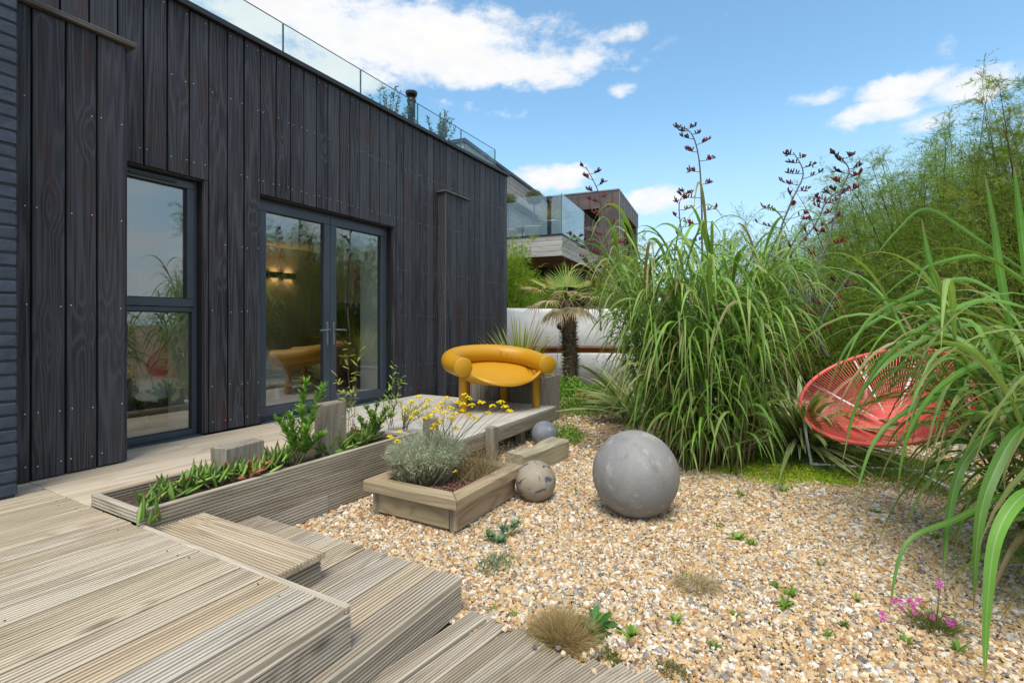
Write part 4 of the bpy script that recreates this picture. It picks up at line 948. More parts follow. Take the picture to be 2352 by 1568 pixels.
def stalk(parent, pts, d, side, seed, sc=1.0):
    g = np.random.default_rng(seed); P = np.array([AT(x, y, d) for x, y in pts]); cur = smooth_curve(P, 6); n = len(cur); px = d / FPX
    tube('flower_stalk', cur, np.linspace(.0155, .0045, n) * sc, 'stalk_dark', parent, 7)
    fm = Joined(); up0 = np.array([0, 0, 1.0]); rt = np.array([CS, SN, 0])
    k = 0; total = np.linalg.norm(np.diff(cur, axis=0), axis=1).sum()
    for f in np.arange(.34, .985, .052):
        i = f * (n - 1); i0 = min(int(i), n - 2); p = cur[i0] + (cur[i0 + 1] - cur[i0]) * (i - i0); sg = 1 if k % 2 else -1; k += 1
        ang = g.uniform(-.9, .9); o_ = rt * sg * math.cos(ang) + np.array([-SN, CS, 0]) * math.sin(ang); bl = g.uniform(.12, .24) * (1.25 - .75 * f) * sc * 1.25
        Q = bez(p, p + o_ * bl * .35 + up0 * bl * .05, p + o_ * bl * .75 + up0 * bl * .1, p + o_ * bl + up0 * bl * .25, 6)
        V, F = tube_vf(Q, np.linspace(.0045, .0025, 6) * sc, 5); C = np.array([.11, .09, .085]); fm.add(V, [f_ for f_ in np.array([q for q in F if len(q) == 4])], C)
        for m_ in range(int(g.integers(7, 12))):
            s = g.uniform(.35, 1.0); j = min(4, int(s * 5)); q = Q[j] + (Q[j + 1] - Q[j]) * (s * 5 - j); dd = o_ * g.uniform(-.2, .8) + up0 * g.uniform(.4, 1.1) + g.normal(0, .25, 3); dd /= np.linalg.norm(dd); l = g.uniform(.042, .075) * sc
            c = np.array([.30, .055, .045]) if (f < .72 and g.random() < .75) else np.array([.13, .075, .07])
            V, F = tube_vf([q, q + dd * l * .45, q + dd * l * .8 + up0 * l * .06, q + dd * l], [.004 * sc, .0088 * sc, .0065 * sc, .001], 5, False); fm.add(V, np.array(F), c * g.uniform(.7, 1.3))
    fm.build('flower_cluster', 'petal', parent, True, kind='stuff')
stalk(fx, [(1830, 690), (1790, 560), (1815, 470), (1845, 400), (1822, 350)], 5.6, 1, 1, .95)
stalk(fx, [(1870, 780), (1850, 660), (1900, 560), (1932, 440), (1950, 390), (1920, 352)], 5.4, 1, 2, 1.0)
stalk(fx, [(1820, 720), (1805, 610), (1870, 520), (1900, 460), (1928, 440)], 5.8, 1, 3, .9)
stalk(fx, [(1900, 820), (1880, 770), (1905, 700), (1960, 620)], 5.0, 1, 9, 1.0)
stalk(fx, [(1640, 760), (1615, 600), (1612, 480), (1606, 370), (1590, 310), (1564, 292)], 5.9, 1, 4, .95)
stalk(fx, [(1600, 760), (1590, 640), (1570, 560), (1560, 470), (1580, 440)], 6.1, 1, 8, .85)
stalk(fy, [(1440, 760), (1420, 650), (1395, 560), (1385, 480), (1370, 430), (1345, 382)], 6.6, -1, 5, 1.0)
stalk(fy, [(1380, 760), (1375, 650), (1350, 570), (1320, 540)], 6.8, -1, 6, .85)
stalk(fy, [(1410, 720), (1400, 650), (1370, 620), (1355, 600)], 6.7, -1, 7, .8)

# ------------------------------------------------------------------ feathery tamarisk shrubs
def tamarisk(label, base, height, radius, seed, tone=(.095, .155, .028), nst=46, plumes=17, nstr=120, lean=(0, 0), wisps=16, zlow=.08, sw=.0017, group='feathery tamarisk shrubs'):
    g = np.random.default_rng(seed); t = thing('tamarisk_shrub', label, 'shrub', (base[0], base[1], 0), group=group)
    wood_ = Joined(); Pp, Dp, Lp = [], [], []
    for k in range(nst + wisps):
        a = g.uniform(0, 6.283); r = math.sqrt(g.random()); wisp = k >= nst; b = np.array([base[0] + .25 * radius * r * math.cos(a), base[1] + .25 * radius * r * math.sin(a), 0])
        h = height * (g.uniform(.92, 1.12) if wisp else (1.02 - .55 * r ** 2.2) * g.uniform(.82, 1.04)); e = np.array([base[0] + radius * r * math.cos(a) + lean[0] * h, base[1] + radius * r * math.sin(a) + lean[1] * h, h])
        m1 = b + (e - b) * .30 + np.array([0, 0, h * .26]); m2 = b + (e - b) * .62 + np.array([0, 0, h * .26]) + np.append(g.normal(0, .1, 2), 0); P = bez(b, m1, m2, e, 14)
        V, F = tube_vf(P, np.linspace(.014, .0016, 14) * g.uniform(.5, 1.1), 5, False); wood_.add(V, np.array(F), np.array([.13, .075, .055]) * g.uniform(.6, 1.3))
        np_ = plumes if not wisp else int(plumes * .8)
        for q in range(np_):
            s = g.uniform(.12, 1.0) if not wisp else g.uniform(.45, 1.0); i = min(12, int(s * 13)); p = P[i] + (P[i + 1] - P[i]) * (s * 13 - i); tn = P[i + 1] - P[i]; tn /= np.linalg.norm(tn)
            dd = tn * .45 + g.normal(0, .6, 3) + np.array([0, 0, .2]); dd /= np.linalg.norm(dd); l = radius * g.uniform(.22, .58) * (1 if not wisp else .5)
            Pp.append(p); Dp.append(dd); Lp.append(l)
    Pp, Dp, Lp = np.array(Pp), np.array(Dp), np.array(Lp); n = len(Pp); ok = Pp[:, 2] > zlow; Pp, Dp, Lp = Pp[ok], Dp[ok], Lp[ok]; n = len(Pp)
    # plume stems, then strands along them
    V0, F0, C0 = strands(Pp, Dp, Lp, .0022, vary((.13, .09, .05), n))
    # every plume carries side sprays, every spray its strands
    nsp = 9; si = np.repeat(np.arange(n), nsp); ss = rng.uniform(.15, 1.0, len(si)); Sp = Pp[si] + Dp[si] * (Lp[si] * ss)[:, None]; Sp[:, 2] -= Lp[si] * ss * ss * .25
    Sd = Dp[si] * .8 + rng.normal(0, .55, (len(si), 3)); Sd /= np.linalg.norm(Sd, axis=1)[:, None]; Sl = Lp[si] * rng.uniform(.25, .55, len(si))
    k2 = max(4, nstr // nsp); ii = np.repeat(np.arange(len(si)), k2); idx = si[ii]; s = rng.random(len(ii)); P = Sp[ii] + Sd[ii] * (Sl[ii] * s)[:, None]; P[:, 2] -= Sl[ii] * s * s * .3
    D = Sd[ii] * .8 + rng.normal(0, .38, (len(ii), 3)) - np.array([0, 0, .1]) * s[:, None]
    tn_ = np.array(tone) * (1 + rng.normal(0, .22, (n, 1))) * (1 + rng.normal(0, .08, (n, 3))); Cc = tn_[idx] * (1 + rng.normal(0, .12, (len(idx), 1)))
    V, F, C = strands(P, D, rng.uniform(.022, .055, len(idx)), sw, np.clip(Cc, .01, 1))
    # leafy tufts that fill the crown
    nc = int(nst * 11); ca = g.uniform(0, 6.283, nc); cr = np.sqrt(g.random(nc)); cz = g.uniform(.10, .985, nc) ** .8; cen = np.stack([base[0] + radius * 1.0 * cr * np.cos(ca) * (1.05 - .55 * cz ** 2) + lean[0] * cz * height, base[1] + radius * cr * np.sin(ca) * (1.05 - .55 * cz ** 2), cz * height * (1.0 - .30 * cr ** 2)], 1)
    kk_ = max(60, int(nstr * .8)); ii = np.repeat(np.arange(nc), kk_); rr_ = rng.normal(0, 1, (len(ii), 3)); P5 = cen[ii] + rr_ * np.array([.15, .15, .15]) * radius; D5 = rr_ * .5 + np.stack([np.cos(ca[ii]) * .5, np.sin(ca[ii]) * .5, np.full(len(ii), .7)], 1) + rng.normal(0, .3, (len(ii), 3)); C5 = (np.array(tone) * (1 + rng.normal(0, .25, (nc, 1))) * .9)[ii] * (1 + rng.normal(0, .12, (len(ii), 1))); P5[:, 2] = np.maximum(P5[:, 2], .02)
    V5, F5, C5 = strands(P5, D5, rng.uniform(.03, .075, len(ii)), sw * 1.35, np.clip(C5, .01, 1)); F = np.concatenate([F, F5 + len(C)]); V = np.concatenate([V, V5]); C = np.concatenate([C, C5])
    V = np.concatenate([V, V0]); F = np.concatenate([F, F0 + len(C)]); C = np.concatenate([C, np.clip(C0, .01, 1)])
    wood_.build('branches', 'fine_leaf', t, True); o = mk('foliage', V, F, 'fine_leaf', t, False, C); o['kind'] = 'stuff'
    return t
def gp(px, d): p = AT(px, 745, d); return (p.x, p.y)
tamarisk('tallest tamarisk shrub at the right edge behind the near reed', gp(2420, 5.0), 3.55, 1.25, 21, tone=(.31, .41, .075), nst=60, plumes=20, nstr=150, wisps=24)
tamarisk('big tamarisk shrub directly behind the red chair', gp(2190, 6.4), 3.5, 1.4, 22, tone=(.28, .395, .065), nst=60, plumes=20, nstr=140, wisps=22)
tamarisk('mid green tamarisk left of the one behind the red chair', gp(2040, 7.6), 3.4, 1.45, 23, tone=(.29, .42, .065), nst=54, plumes=19, nstr=130, wisps=22)
tamarisk('tamarisk whose twigs show behind the flax flower stalks', gp(1880, 9.4), 3.1, 1.5, 24, tone=(.29, .39, .08), nst=40, plumes=16, nstr=100, wisps=26, sw=.0024)
tamarisk('wispy far tamarisk above the top of the tall reed', gp(1690, 11.0), 2.95, 1.3, 25, tone=(.28, .36, .10), nst=30, plumes=14, nstr=80, wisps=34, sw=.0026)
tamarisk('yellow green tamarisk in front of the copper clad box', gp(1430, 12.8), 3.25, .85, 26, tone=(.36, .42, .09), nst=32, plumes=14, nstr=90, wisps=14, sw=.0026)
tamarisk('lime green tamarisk at the far corner of the black house', gp(1168, 10.9), 3.05, .85, 27, tone=(.32, .46, .06), nst=44, plumes=18, nstr=120, wisps=6, sw=.0022)
tamarisk('dark low tamarisk under the balcony corner', gp(1262, 11.6), 2.3, .6, 28, tone=(.25, .36, .05), nst=22, plumes=12, nstr=90, wisps=4, sw=.0022)
tamarisk('tamarisk to the right of the red chair hidden in reed', gp(2480, 6.6), 3.5, 1.3, 29, tone=(.25, .36, .06), nst=44, plumes=16, nstr=90, wisps=12)
# dark evergreen mass low behind the chair so that no horizon shows between the stems
def hedge():
    t = thing('dense_hedge', 'dark dense hedge low behind the flax and the red chair', 'hedge', (5.5, 8, 0)); n = 60000
    a = gp(1500, 10.2); b = gp(2650, 7.2); u = rng.random(n); P = np.stack([a[0] + (b[0] - a[0]) * u + rng.normal(0, .33, n), a[1] + (b[1] - a[1]) * u + rng.normal(0, .33, n), rng.random(n) ** .7 * (1.55 + .18 * np.sin(u * 25))], 1)
    V, F, C = leaves2(P, rng.normal(size=(n, 3)) + np.array([0, 0, .4]), rng.uniform(.05, .11, n), rng.uniform(.008, .018, n), vary((.09, .14, .03), n, .3)); o = mk('foliage', V, F, 'fine_leaf', t, False, C); o['kind'] = 'stuff'
    m = MB()
    for k in range(16):
        f = k / 15; p = np.array([a[0] + (b[0] - a[0]) * f, a[1] + (b[1] - a[1]) * f, 0]); V, F = tube_vf([p, p + (RND.uniform(-.1, .1), RND.uniform(-.1, .1), .6), p + (RND.uniform(-.2, .2), RND.uniform(-.2, .2), 1.3)], [.03, .02, .006], 6); m.add(V, F)
    m.build('stems', 'branch', t)
hedge()
# ------------------------------------------------------------------ palm
def palm():
    base = np.array([.95, 8.35, 0.0]); top = np.array(AT(1302, 690, 8.95)); t = thing('fan_palm', 'small fan palm with shaggy trunk and half dead fronds', 'palm tree', tuple(base)); H = top[2]
    P = bez(base, base + [0.02, .0, H * .4], top + [.03, 0, -H * .3], top, 12); V, F = tube_vf(P, [.15, .125, .12, .118, .118, .12, .122, .128, .13, .13, .12, .08], 14); mk('trunk', V, F, 'bark', t, True)
    n = 2600; s = rng.random(n); i = np.clip((s * 11).astype(int), 0, 10); p = P[i] + (P[i + 1] - P[i]) * (s * 11 - i)[:, None]; a = rng.uniform(0, 6.283, n); o_ = np.stack([np.cos(a), np.sin(a), np.zeros(n)], 1)
    V, F, C = strands(p + o_ * .115, o_ * .55 + np.stack([rng.normal(0, .3, n), rng.normal(0, .3, n), rng.uniform(-.2, 1.0, n)], 1), rng.uniform(.05, .13, n), .006, vary((.14, .10, .065), n, .3)); o = mk('trunk_fibre', V, F, 'fine_leaf', t, False, C); o['kind'] = 'stuff'
    g = np.random.default_rng(4); fr_ = []
    # (azimuth relative to the camera right, elevation, petiole length, fan radius, deadness)
    specs = [(1.45, 1.15, .30, .52, .05), (.35, .75, .38, .5, .15), (2.75, .62, .42, .52, .3), (-.2, .25, .42, .5, .35), (3.3, .35, .5, .55, .6), (2.2, .9, .3, .45, .2), (.9, .3, .35, .5, .4), (4.6, .25, .4, .5, .7), (5.5, .1, .4, .5, .75), (3.9, -.05, .4, .5, .85), (2.9, -.15, .45, .45, .95), (.1, -.25, .4, .45, .95), (1.0, -.3, .35, .4, 1), (5.0, -.5, .3, .42, 1), (4.2, -.6, .3, .42, 1), (5.9, -.6, .3, .4, 1), (3.4, -.7, .3, .4, 1), (2.0, -.6, .3, .4, 1)]
    for az, el, pl, fr, dead in specs:
        h = np.array([CS, SN, 0]) * math.cos(az) + np.array([-SN, CS, 0]) * math.sin(az); d = h * math.cos(el) + np.array([0, 0, math.sin(el)]); d0 = d * .8 + np.array([0, 0, .4]); p0 = top + h * .06
        p1 = p0 + d0 * pl * .5; p2 = p0 + d * pl; J = Joined(); V, F = tube_vf(bez(p0, p1, p1, p2, 6), [.014, .012, .011, .01, .009, .008], 5, False)
        green = np.array([.21, .37, .06]); tan = np.array([.60, .48, .31]); yel = np.array([.55, .45, .09]); J.add(V, np.array(F), green * (1 - dead) + np.array([.3, .2, .1]) * dead)
        side = np.cross(d, [0, 0, 1.0]); side /= np.linalg.norm(side); nrm_ = np.cross(side, d); ns = 26
        for k in range(ns):
            th = math.radians(-100 + 200 * k / (ns - 1)); u = d * math.cos(th) + side * math.sin(th) + nrm_ * .12 * abs(math.sin(th)); u /= np.linalg.norm(u); l = fr * (.75 + .25 * math.cos(th)) * g.uniform(.85, 1.05)
            dr = dead * g.uniform(.3, 1.0); e = p2 + u * l * (1 - .35 * dr) + np.array([0, 0, -l * .6 * dr]); mid = p2 + u * l * .5 + np.array([0, 0, -.03 * dr]); Q = bez(p2, p2 + u * l * .3, mid, e, 7); tt = np.linspace(0, 1, 7)
            W = .0135 * np.minimum(1, .25 + 2 * tt) * (1 - tt ** 2.5) + .0005; f = np.clip(dead * 1.25 + g.normal(0, .12) + .25 * tt * dead, 0, 1)[:, None]; c = np.where(f < .5, green + (yel - green) * f * 2, yel + (tan - yel) * (f * 2 - 1)); c = c * g.uniform(.8, 1.2)
            V, F, C = ribbon(Q, W, np.cross(u, nrm_), .35, (c.mean(0), c.mean(0)), g.normal(0, .6 * dead)); C = np.repeat(c, 5, 0); J.add(V, F, C)
        J.build('frond', 'leaf', t)
palm()
def spiky(name, label, cat, base, n, L, seed, w=.008, cols=((.17, .24, .05), (.40, .38, .11)), group=None):
    g = np.random.default_rng(seed); t = thing(name, label, cat, tuple(base), group=group)
    for k in range(n):
        a = g.uniform(0, 6.283); el = g.uniform(.1, 1.45); o_ = np.array([math.cos(a), math.sin(a), 0]); d = o_ * math.cos(el) + np.array([0, 0, math.sin(el)]); l = L * g.uniform(.65, 1.1); b = np.array(base) + o_ * .03 + np.array([0, 0, .05])
        P = bez(b, b + d * l * .35, b + d * l * .7, b + d * l - np.array([0, 0, l * .12 * math.cos(el)]), 7); tt = np.linspace(0, 1, 7); c = np.array(cols[0]) + (np.array(cols[1]) - np.array(cols[0])) * g.random(); c *= g.uniform(.75, 1.25)
        if g.random() < .12: c = np.array([.45, .22, .03])
        V, F, C = ribbon(P, w * (1 - tt ** 2.5) * np.minimum(1, .5 + 2 * tt) + .0004, np.cross(o_, [0, 0, 1.0]), .3, (c, c * 1.1)); mk('leaf', V, F, 'leaf', t, True, C)
    return t
spiky('cordyline', 'spiky yellow green cordyline in the board planter behind the yellow chair', 'plant', (1.32, 5.72, .56), 170, .80, 3, .0115, cols=((.26, .36, .07), (.58, .54, .17)))
cn = tag(tube('bamboo_cane', [np.array((1.38, 5.74, .52)), np.array(AT(1203, 800, 6.35)), np.array(AT(1236, 698, 6.35))], [.009, .008, .006], 'cane', None, 8), 'thin bamboo cane leaning up out of the board planter', 'cane')
go = thing('globe_ornament', 'dark mirrored garden globe on a thin stake left of the palm trunk', 'ornament', tuple(GR(1270, 905)))
gp_ = np.array(AT(1287, 749, 8.6)); lathe('globe', [(.066 * math.sin(math.pi * i / 14) + 1e-4, -.066 * math.cos(math.pi * i / 14)) for i in range(15)], 'glass_globe', go, 20, loc=tuple(gp_))
tube('stake', [np.array(AT(1272, 895, 8.6)), gp_ - [0, 0, .06]], .005, 'stalk_dark', go, 6)

# ------------------------------------------------------------------ small flowering and herb plants
def stems_flowers(name, label, base, spread, n, h, stemc, flc, fsize, seed, nfl=9, leafn=0, leafc=None, cat='flowers', lean=.25, flat=.4, pts=None, leafl=.05, leafw=.004, mat='petal', group=None):
    g = np.random.default_rng(seed); t = thing(name, label, cat, tuple(base), group=group); S_ = Joined(); Fl = Joined(); base = np.array(base, float)
    for k in range(n):
        a = g.uniform(0, 6.283); r = spread * math.sqrt(g.random()); b = base + [r * math.cos(a) * .5, r * math.sin(a) * .5, 0]
        e = np.array(pts[k]) if pts is not None else b + [math.cos(a) * h * lean * g.random() + g.normal(0, .02), math.sin(a) * h * lean * g.random() + g.normal(0, .02), h * g.uniform(.65, 1.1)]
        P = bez(b, b + (e - b) * .3 + [0, 0, h * .12], b + (e - b) * .7 + [0, 0, h * .08], e, 8); V, F = tube_vf(P, np.linspace(.0024, .0013, 8), 4, False); S_.add(V, np.array(F), np.array(stemc) * g.uniform(.8, 1.2))
        if leafn:
            s = g.random(leafn); i = np.clip((s * 7).astype(int), 0, 6); p = P[i] + (P[i + 1] - P[i]) * (s * 7 - i)[:, None]; aa = g.uniform(0, 6.283, leafn); D = np.stack([np.cos(aa), np.sin(aa), g.uniform(.3, 1.2, leafn)], 1)
            V, F, C = leaves2(p, D, g.uniform(.5, 1.1, leafn) * leafl, leafw, vary(leafc, leafn, .2)); S_.add(V, np.concatenate([F, F[:, 2:]], 1)[:0] if False else np.empty((0, 4), int), C) if False else LQ.append((V, F, C))
        m_ = nfl; rr = fsize * np.sqrt(g.random(m_)); aa = g.uniform(0, 6.283, m_); c = e + np.stack([rr * np.cos(aa), rr * np.sin(aa), fsize * flat * (1 - (rr / fsize) ** 2) + g.normal(0, fsize * .1, m_)], 1)
        V, F, C = blobs(c, fsize * .36, vary(flc, m_, .12), g); Fl.add(V, F, C)
    if S_.n: S_.build('stems', 'leaf', t)
    if LQ:
        J = Joined(); [J.add(*q) for q in LQ]; LQ.clear(); J.build('leaves', 'leaf', t, False, kind='stuff')
    Fl.build('blossom', mat, t, False, kind='stuff'); return t
LQ = []
_oct = np.array([(1, 0, 0), (-1, 0, 0), (0, 1, 0), (0, -1, 0), (0, 0, .7), (0, 0, -.5)], float); _of = np.array([(0, 2, 4), (2, 1, 4), (1, 3, 4), (3, 0, 4), (2, 0, 5), (1, 2, 5), (3, 1, 5), (0, 3, 5)])
def blobs(c, r, C, g):
    n = len(c); V = (c[:, None] + _oct[None] * (r * g.uniform(.7, 1.2, (n, 1, 1))) + g.normal(0, r * .12, (n, 6, 3))).reshape(-1, 3); F = (_of[None] + np.arange(n)[:, None, None] * 6).reshape(-1, 3); return V, F, np.repeat(C, 6, 0)
# silver curry plant with yellow button flowers
g5 = np.random.default_rng(31)
cp = thing('curry_plant', 'silver grey curry plant shrub in the wooden planter box', 'shrub', (2.2, 2.72, .21))
n = 6500; a = g5.uniform(0, 6.283, n); r = np.sqrt(g5.random(n)); P = np.stack([2.20 + .17 * r * np.cos(a), 2.72 + .19 * r * np.sin(a), .175 + .20 * g5.random(n) * (1 - .5 * r)], 1); D = np.stack([np.cos(a) * r * .75 + g5.normal(0, .22, n), np.sin(a) * r * .75 + g5.normal(0, .22, n), np.full(n, 1.0)], 1)
kk = (P[:, 2] < .25); C = vary((.52, .53, .42), n, .14); C[kk] = C[kk] * .35 + np.array([.22, .17, .11]) * .65
J = Joined(); J.add(*strands(P, D, g5.uniform(.10, .235, n), .0042, C))
n2 = 9000; i = g5.integers(0, n, n2); p = P[i] + D[i] / np.linalg.norm(D[i], axis=1)[:, None] * g5.uniform(.04, .2, n2)[:, None]; J.add(*strands(p, D[i] * .5 + g5.normal(0, .55, (n2, 3)), g5.uniform(.015, .04, n2), .0022, vary((.55, .57, .46), n2, .15)))
J.build('foliage', 'fine_leaf', cp, False, kind='stuff')
fp = [(895, 1005), (913, 1015), (918, 995), (945, 925), (962, 912), (985, 920), (980, 935), (1000, 945), (1015, 928), (1022, 950), (1010, 968), (990, 955), (975, 962), (1035, 938), (1050, 925), (1062, 930), (1060, 945), (1075, 915), (1083, 932), (1002, 975), (996, 985), (1035, 962), (1045, 952), (1105, 925), (1130, 934), (1150, 925), (1170, 945), (1160, 935), (1090, 962), (1078, 955), (955, 948), (1120, 950), (1045, 985), (1010, 938), (930, 940), (870 + 75, 960), (1025, 916), (1068, 908)]
pts = [AT(x, y, 3.25 + .25 * RND.random() + (.12 if x > 1090 else 0)) for x, y in fp]
stems_flowers('yellow_flower_stems', 'yellow button flower heads on thin stems above the silver shrub', (2.25, 2.80, .30), .22, len(pts), .42, (.32, .36, .24), (1.0, .80, .03), .026, 8, nfl=20, flat=.5, pts=pts)
stems_flowers('yellow_flower_stems', 'single yellow flower low in the planter over red sedum', (2.5, 2.62, .2), .02, 1, .12, (.25, .12, .08), (.78, .56, .02), .018, 9, nfl=10, pts=[AT(1046, 1082, 3.2)])
# dry stalks
dg = thing('dry_grass', 'tangle of dry straw coloured stems in the planter box', 'plant', (2.4, 2.95, .21)); n = 700
a = g5.uniform(0, 6.283, n); P = np.stack([2.42 + .16 * g5.normal(0, .6, n), 2.92 + .13 * g5.normal(0, .7, n), np.full(n, .18)], 1); P[:, 0] = np.clip(P[:, 0], QX0 + .05, QX1 - .06); P[:, 1] = np.clip(P[:, 1], QY0 + .06, QY1 - .06); D = np.stack([g5.normal(.12, .5, n), g5.normal(0, .45, n), np.full(n, 1.0)], 1)
J = Joined(); J.add(*strands(P, D, g5.uniform(.08, .30, n), .0022, vary((.45, .34, .19), n, .2)))
m2 = 700; i = g5.integers(0, n, m2); J.add(*blobs(P[i] + D[i] / np.linalg.norm(D[i], axis=1)[:, None] * g5.uniform(.12, .27, m2)[:, None], .0055, vary((.42, .30, .17), m2, .2), g5)); J.build('stalks', 'fine_leaf', dg, False, kind='stuff')
sd_ = thing('red_sedum', 'low mat of reddish sedum at the front of the planter box', 'plant', (2.45, 2.62, .21)); n = 1500
c = np.stack([g5.uniform(2.27, 2.59, n), g5.uniform(2.52, 3.05, n), np.zeros(n)], 1); keep = (c[:, 0] - 2.27) > .28 * (c[:, 1] - 2.75); c = c[keep]; c[:, 2] = .182 + .035 * g5.random(len(c)) * (np.sin(c[:, 0] * 40) * np.cos(c[:, 1] * 37) * .5 + .6); V, F, C = blobs(c, .008, vary((.26, .115, .095), len(c), .3), g5); mk('foliage', V, F, 'succulent', sd_, False, C)['kind'] = 'stuff'
n = 900; c = np.stack([g5.uniform(2.06, 2.6, n), g5.uniform(2.5, 3.1, n), .19 + .01 * g5.random(n)], 1); V, F, C = strands(c, np.stack([g5.normal(size=n), g5.normal(size=n), .15 * g5.random(n)], 1), g5.uniform(.02, .06, n), .002, vary((.25, .18, .11), n, .35)); mk('litter', V, F, 'fine_leaf', sd_, False, C)['kind'] = 'stuff'

# ice plant in the trough
def ice_plant(label, spots, n, seed, over=False, red=.02, size=1.0):
    g = np.random.default_rng(seed); b0 = spots[0]; t = thing('ice_plant', label, 'succulent', tuple(b0), group='ice plants in the trough')
    for q in range(n):
        b = np.array(spots[g.integers(len(spots))], float) + np.append(g.normal(0, .034, 2), g.uniform(-.01, .04)); a = g.uniform(0, 6.283); el = g.uniform(.15, 1.4); d = np.array([math.cos(a) * math.cos(el), math.sin(a) * math.cos(el), math.sin(el)]); l = g.uniform(.05, .11) * size; r = g.uniform(.0068, .0098) * size
        P = bez(b, b + d * l * .4, b + d * l * .75 + [0, 0, l * .05], b + d * l + [0, 0, l * .12], 5); V, F = tube_vf(P, [r * .7, r, r * .95, r * .65, r * .12], 4, False); c = np.array([.21, .36, .065]) * g.uniform(.65, 1.3); tip = np.array([.10, .12, .04]) if g.random() < .85 else np.array([.30, .08, .04]); C = np.repeat(np.stack([c, c, c, c * .7 + tip * .3, tip]), 4, 0)
        if g.random() < red: C = C * 0 + np.array([.42, .11, .06]) * g.uniform(.7, 1.2)
        mk('leaf', V, F, 'succulent', t, True, C)
G_ = lambda x, y, z=.335: tuple(GR(x, y, z))
ice_plant('ice plant trailing over the near corner of the trough', [G_(360, 1150), G_(372, 1160), G_(388, 1140), G_(355, 1180, .30), G_(350, 1195, .315), G_(405, 1135)], 75, 1, size=1.1)
ice_plant('row of upright ice plant leaves left of the low post', [G_(450, 1118), G_(480, 1112), G_(432, 1122), G_(500, 1105), G_(465, 1108)], 62, 2, size=1.1)
ice_plant('ice plant with reddened leaves spilling over the edge at the low post', [G_(535, 1095), G_(560, 1092), G_(578, 1095, .36), G_(590, 1090, .36)], 60, 3, red=.25, size=1.15)
ice_plant('ice plant just right of the low post', [G_(610, 1075), G_(625, 1070), G_(640, 1065)], 45, 4, size=1.15)
ice_plant('dense ice plant at the foot of the tall pale post', [G_(770, 1035), G_(800, 1030), G_(745, 1040), G_(825, 1022), G_(845, 1010)], 120, 5, size=1.35)
def leafy_stems(name, label, base, tips, lw, ll, nl, col, seed, cat='plant', el=(.5, 1.3), stemc=(.2, .25, .08), each=False, r0=.004):
    g = np.random.default_rng(seed); t = thing(name, label, cat, tuple(base)); J = Joined(); S_ = Joined(); base = np.array(base)
    for tip in tips:
        tip = np.array(tip); b = base + np.append(g.normal(0, .025, 2), 0); P = bez(b, b + (tip - b) * .25 + np.append(g.normal(0, .03, 2), .05), b + (tip - b) * .65 + np.append(g.normal(0, .015, 2), .04), tip, 14); V, F = tube_vf(P, np.linspace(r0, r0 * .35, 14), 5, False); S_.add(V, np.array(F), np.array(stemc) * g.uniform(.8, 1.2))
        for k in range(nl):
            s = g.uniform(.12, 1.0) ** .75; i = min(12, int(s * 13)); p = P[i] + (P[i + 1] - P[i]) * (s * 13 - i); a = g.uniform(0, 6.283); e_ = g.uniform(*el); d = np.array([math.cos(a) * math.cos(e_), math.sin(a) * math.cos(e_), math.sin(e_)]); l = ll * g.uniform(.6, 1.15) * (1.1 - .35 * s); c = np.array(col) * g.uniform(.7, 1.35)
            Q = bez(p, p + d * l * .4, p + d * l * .75, p + d * l - [0, 0, l * .12], 5); tt = np.linspace(0, 1, 5); V, F, C = ribbon(Q, lw * np.array([.3, .85, 1, .7, .05]), np.cross(d, [0, 0, 1.0]) + g.normal(0, .2, 3), .3, (c, c * 1.15))
            if each: mk('leaf', V, F, 'leaf', t, True, C)
            else: J.add(V, F, C)
    S_.build('stems', 'leaf', t); J.build('leaves', 'leaf', t, kind='stuff'); return t
hb = GR(690, 1062, .325); leafy_stems('leafy_weed', 'tall bright green leafy weed in the trough beside the tall post', hb, [AT(700, 878, 3.34), AT(742, 890, 3.4), AT(690, 935, 3.32), AT(662, 955, 3.3), AT(635, 965, 3.28), AT(720, 950, 3.36), AT(672, 975, 3.3), AT(705, 985, 3.25), AT(745, 1000, 3.4)], .0062, .082, 105, (.24, .46, .065), 41, el=(.5, 1.3))
b1 = GR(812, 1030, .325); leafy_stems('bamboo_plant', 'young yellow green bamboo in the trough in front of the right door', b1, [AT(800, 785, 3.75), AT(775, 860, 3.72), AT(826, 800, 3.78), AT(815, 850, 3.76), AT(790, 900, 3.7)], .0075, .095, 17, (.42, .46, .08), 42, el=(-.2, .9), stemc=(.22, .15, .08), each=True, r0=.0028)
b2 = GR(900, 985, .325); leafy_stems('bamboo_plant', 'smaller bamboo sprig in front of the dark wall beside the door', b2, [AT(905, 832, 4.35), AT(925, 860, 4.4), AT(890, 885, 4.3), AT(915, 905, 4.35), AT(880, 920, 4.3)], .0075, .085, 18, (.32, .44, .08), 43, el=(-.2, 1.0), stemc=(.2, .15, .08), each=True, r0=.0028)
b3 = GR(850, 1010, .325); leafy_stems('leafy_weed', 'mixed low leafy weeds at the far end of the trough', b3, [AT(840, 935, 3.95), AT(870, 925, 4.0), AT(858, 955, 3.9), AT(890, 940, 4.05), AT(825, 965, 3.85), AT(905, 955, 4.1), AT(880, 970, 3.95)], .0070, .070, 62, (.23, .36, .06), 44)
b4 = GR(930, 985, .325); leafy_stems('dry_weed', 'straw tinted wispy weed behind the silver shrub', b4, [AT(920 + 9 * k, 925 + 12 * (k % 3), 4.0 + .05 * k) for k in range(9)], .0026, .06, 46, (.46, .44, .15), 45, stemc=(.38, .33, .15))

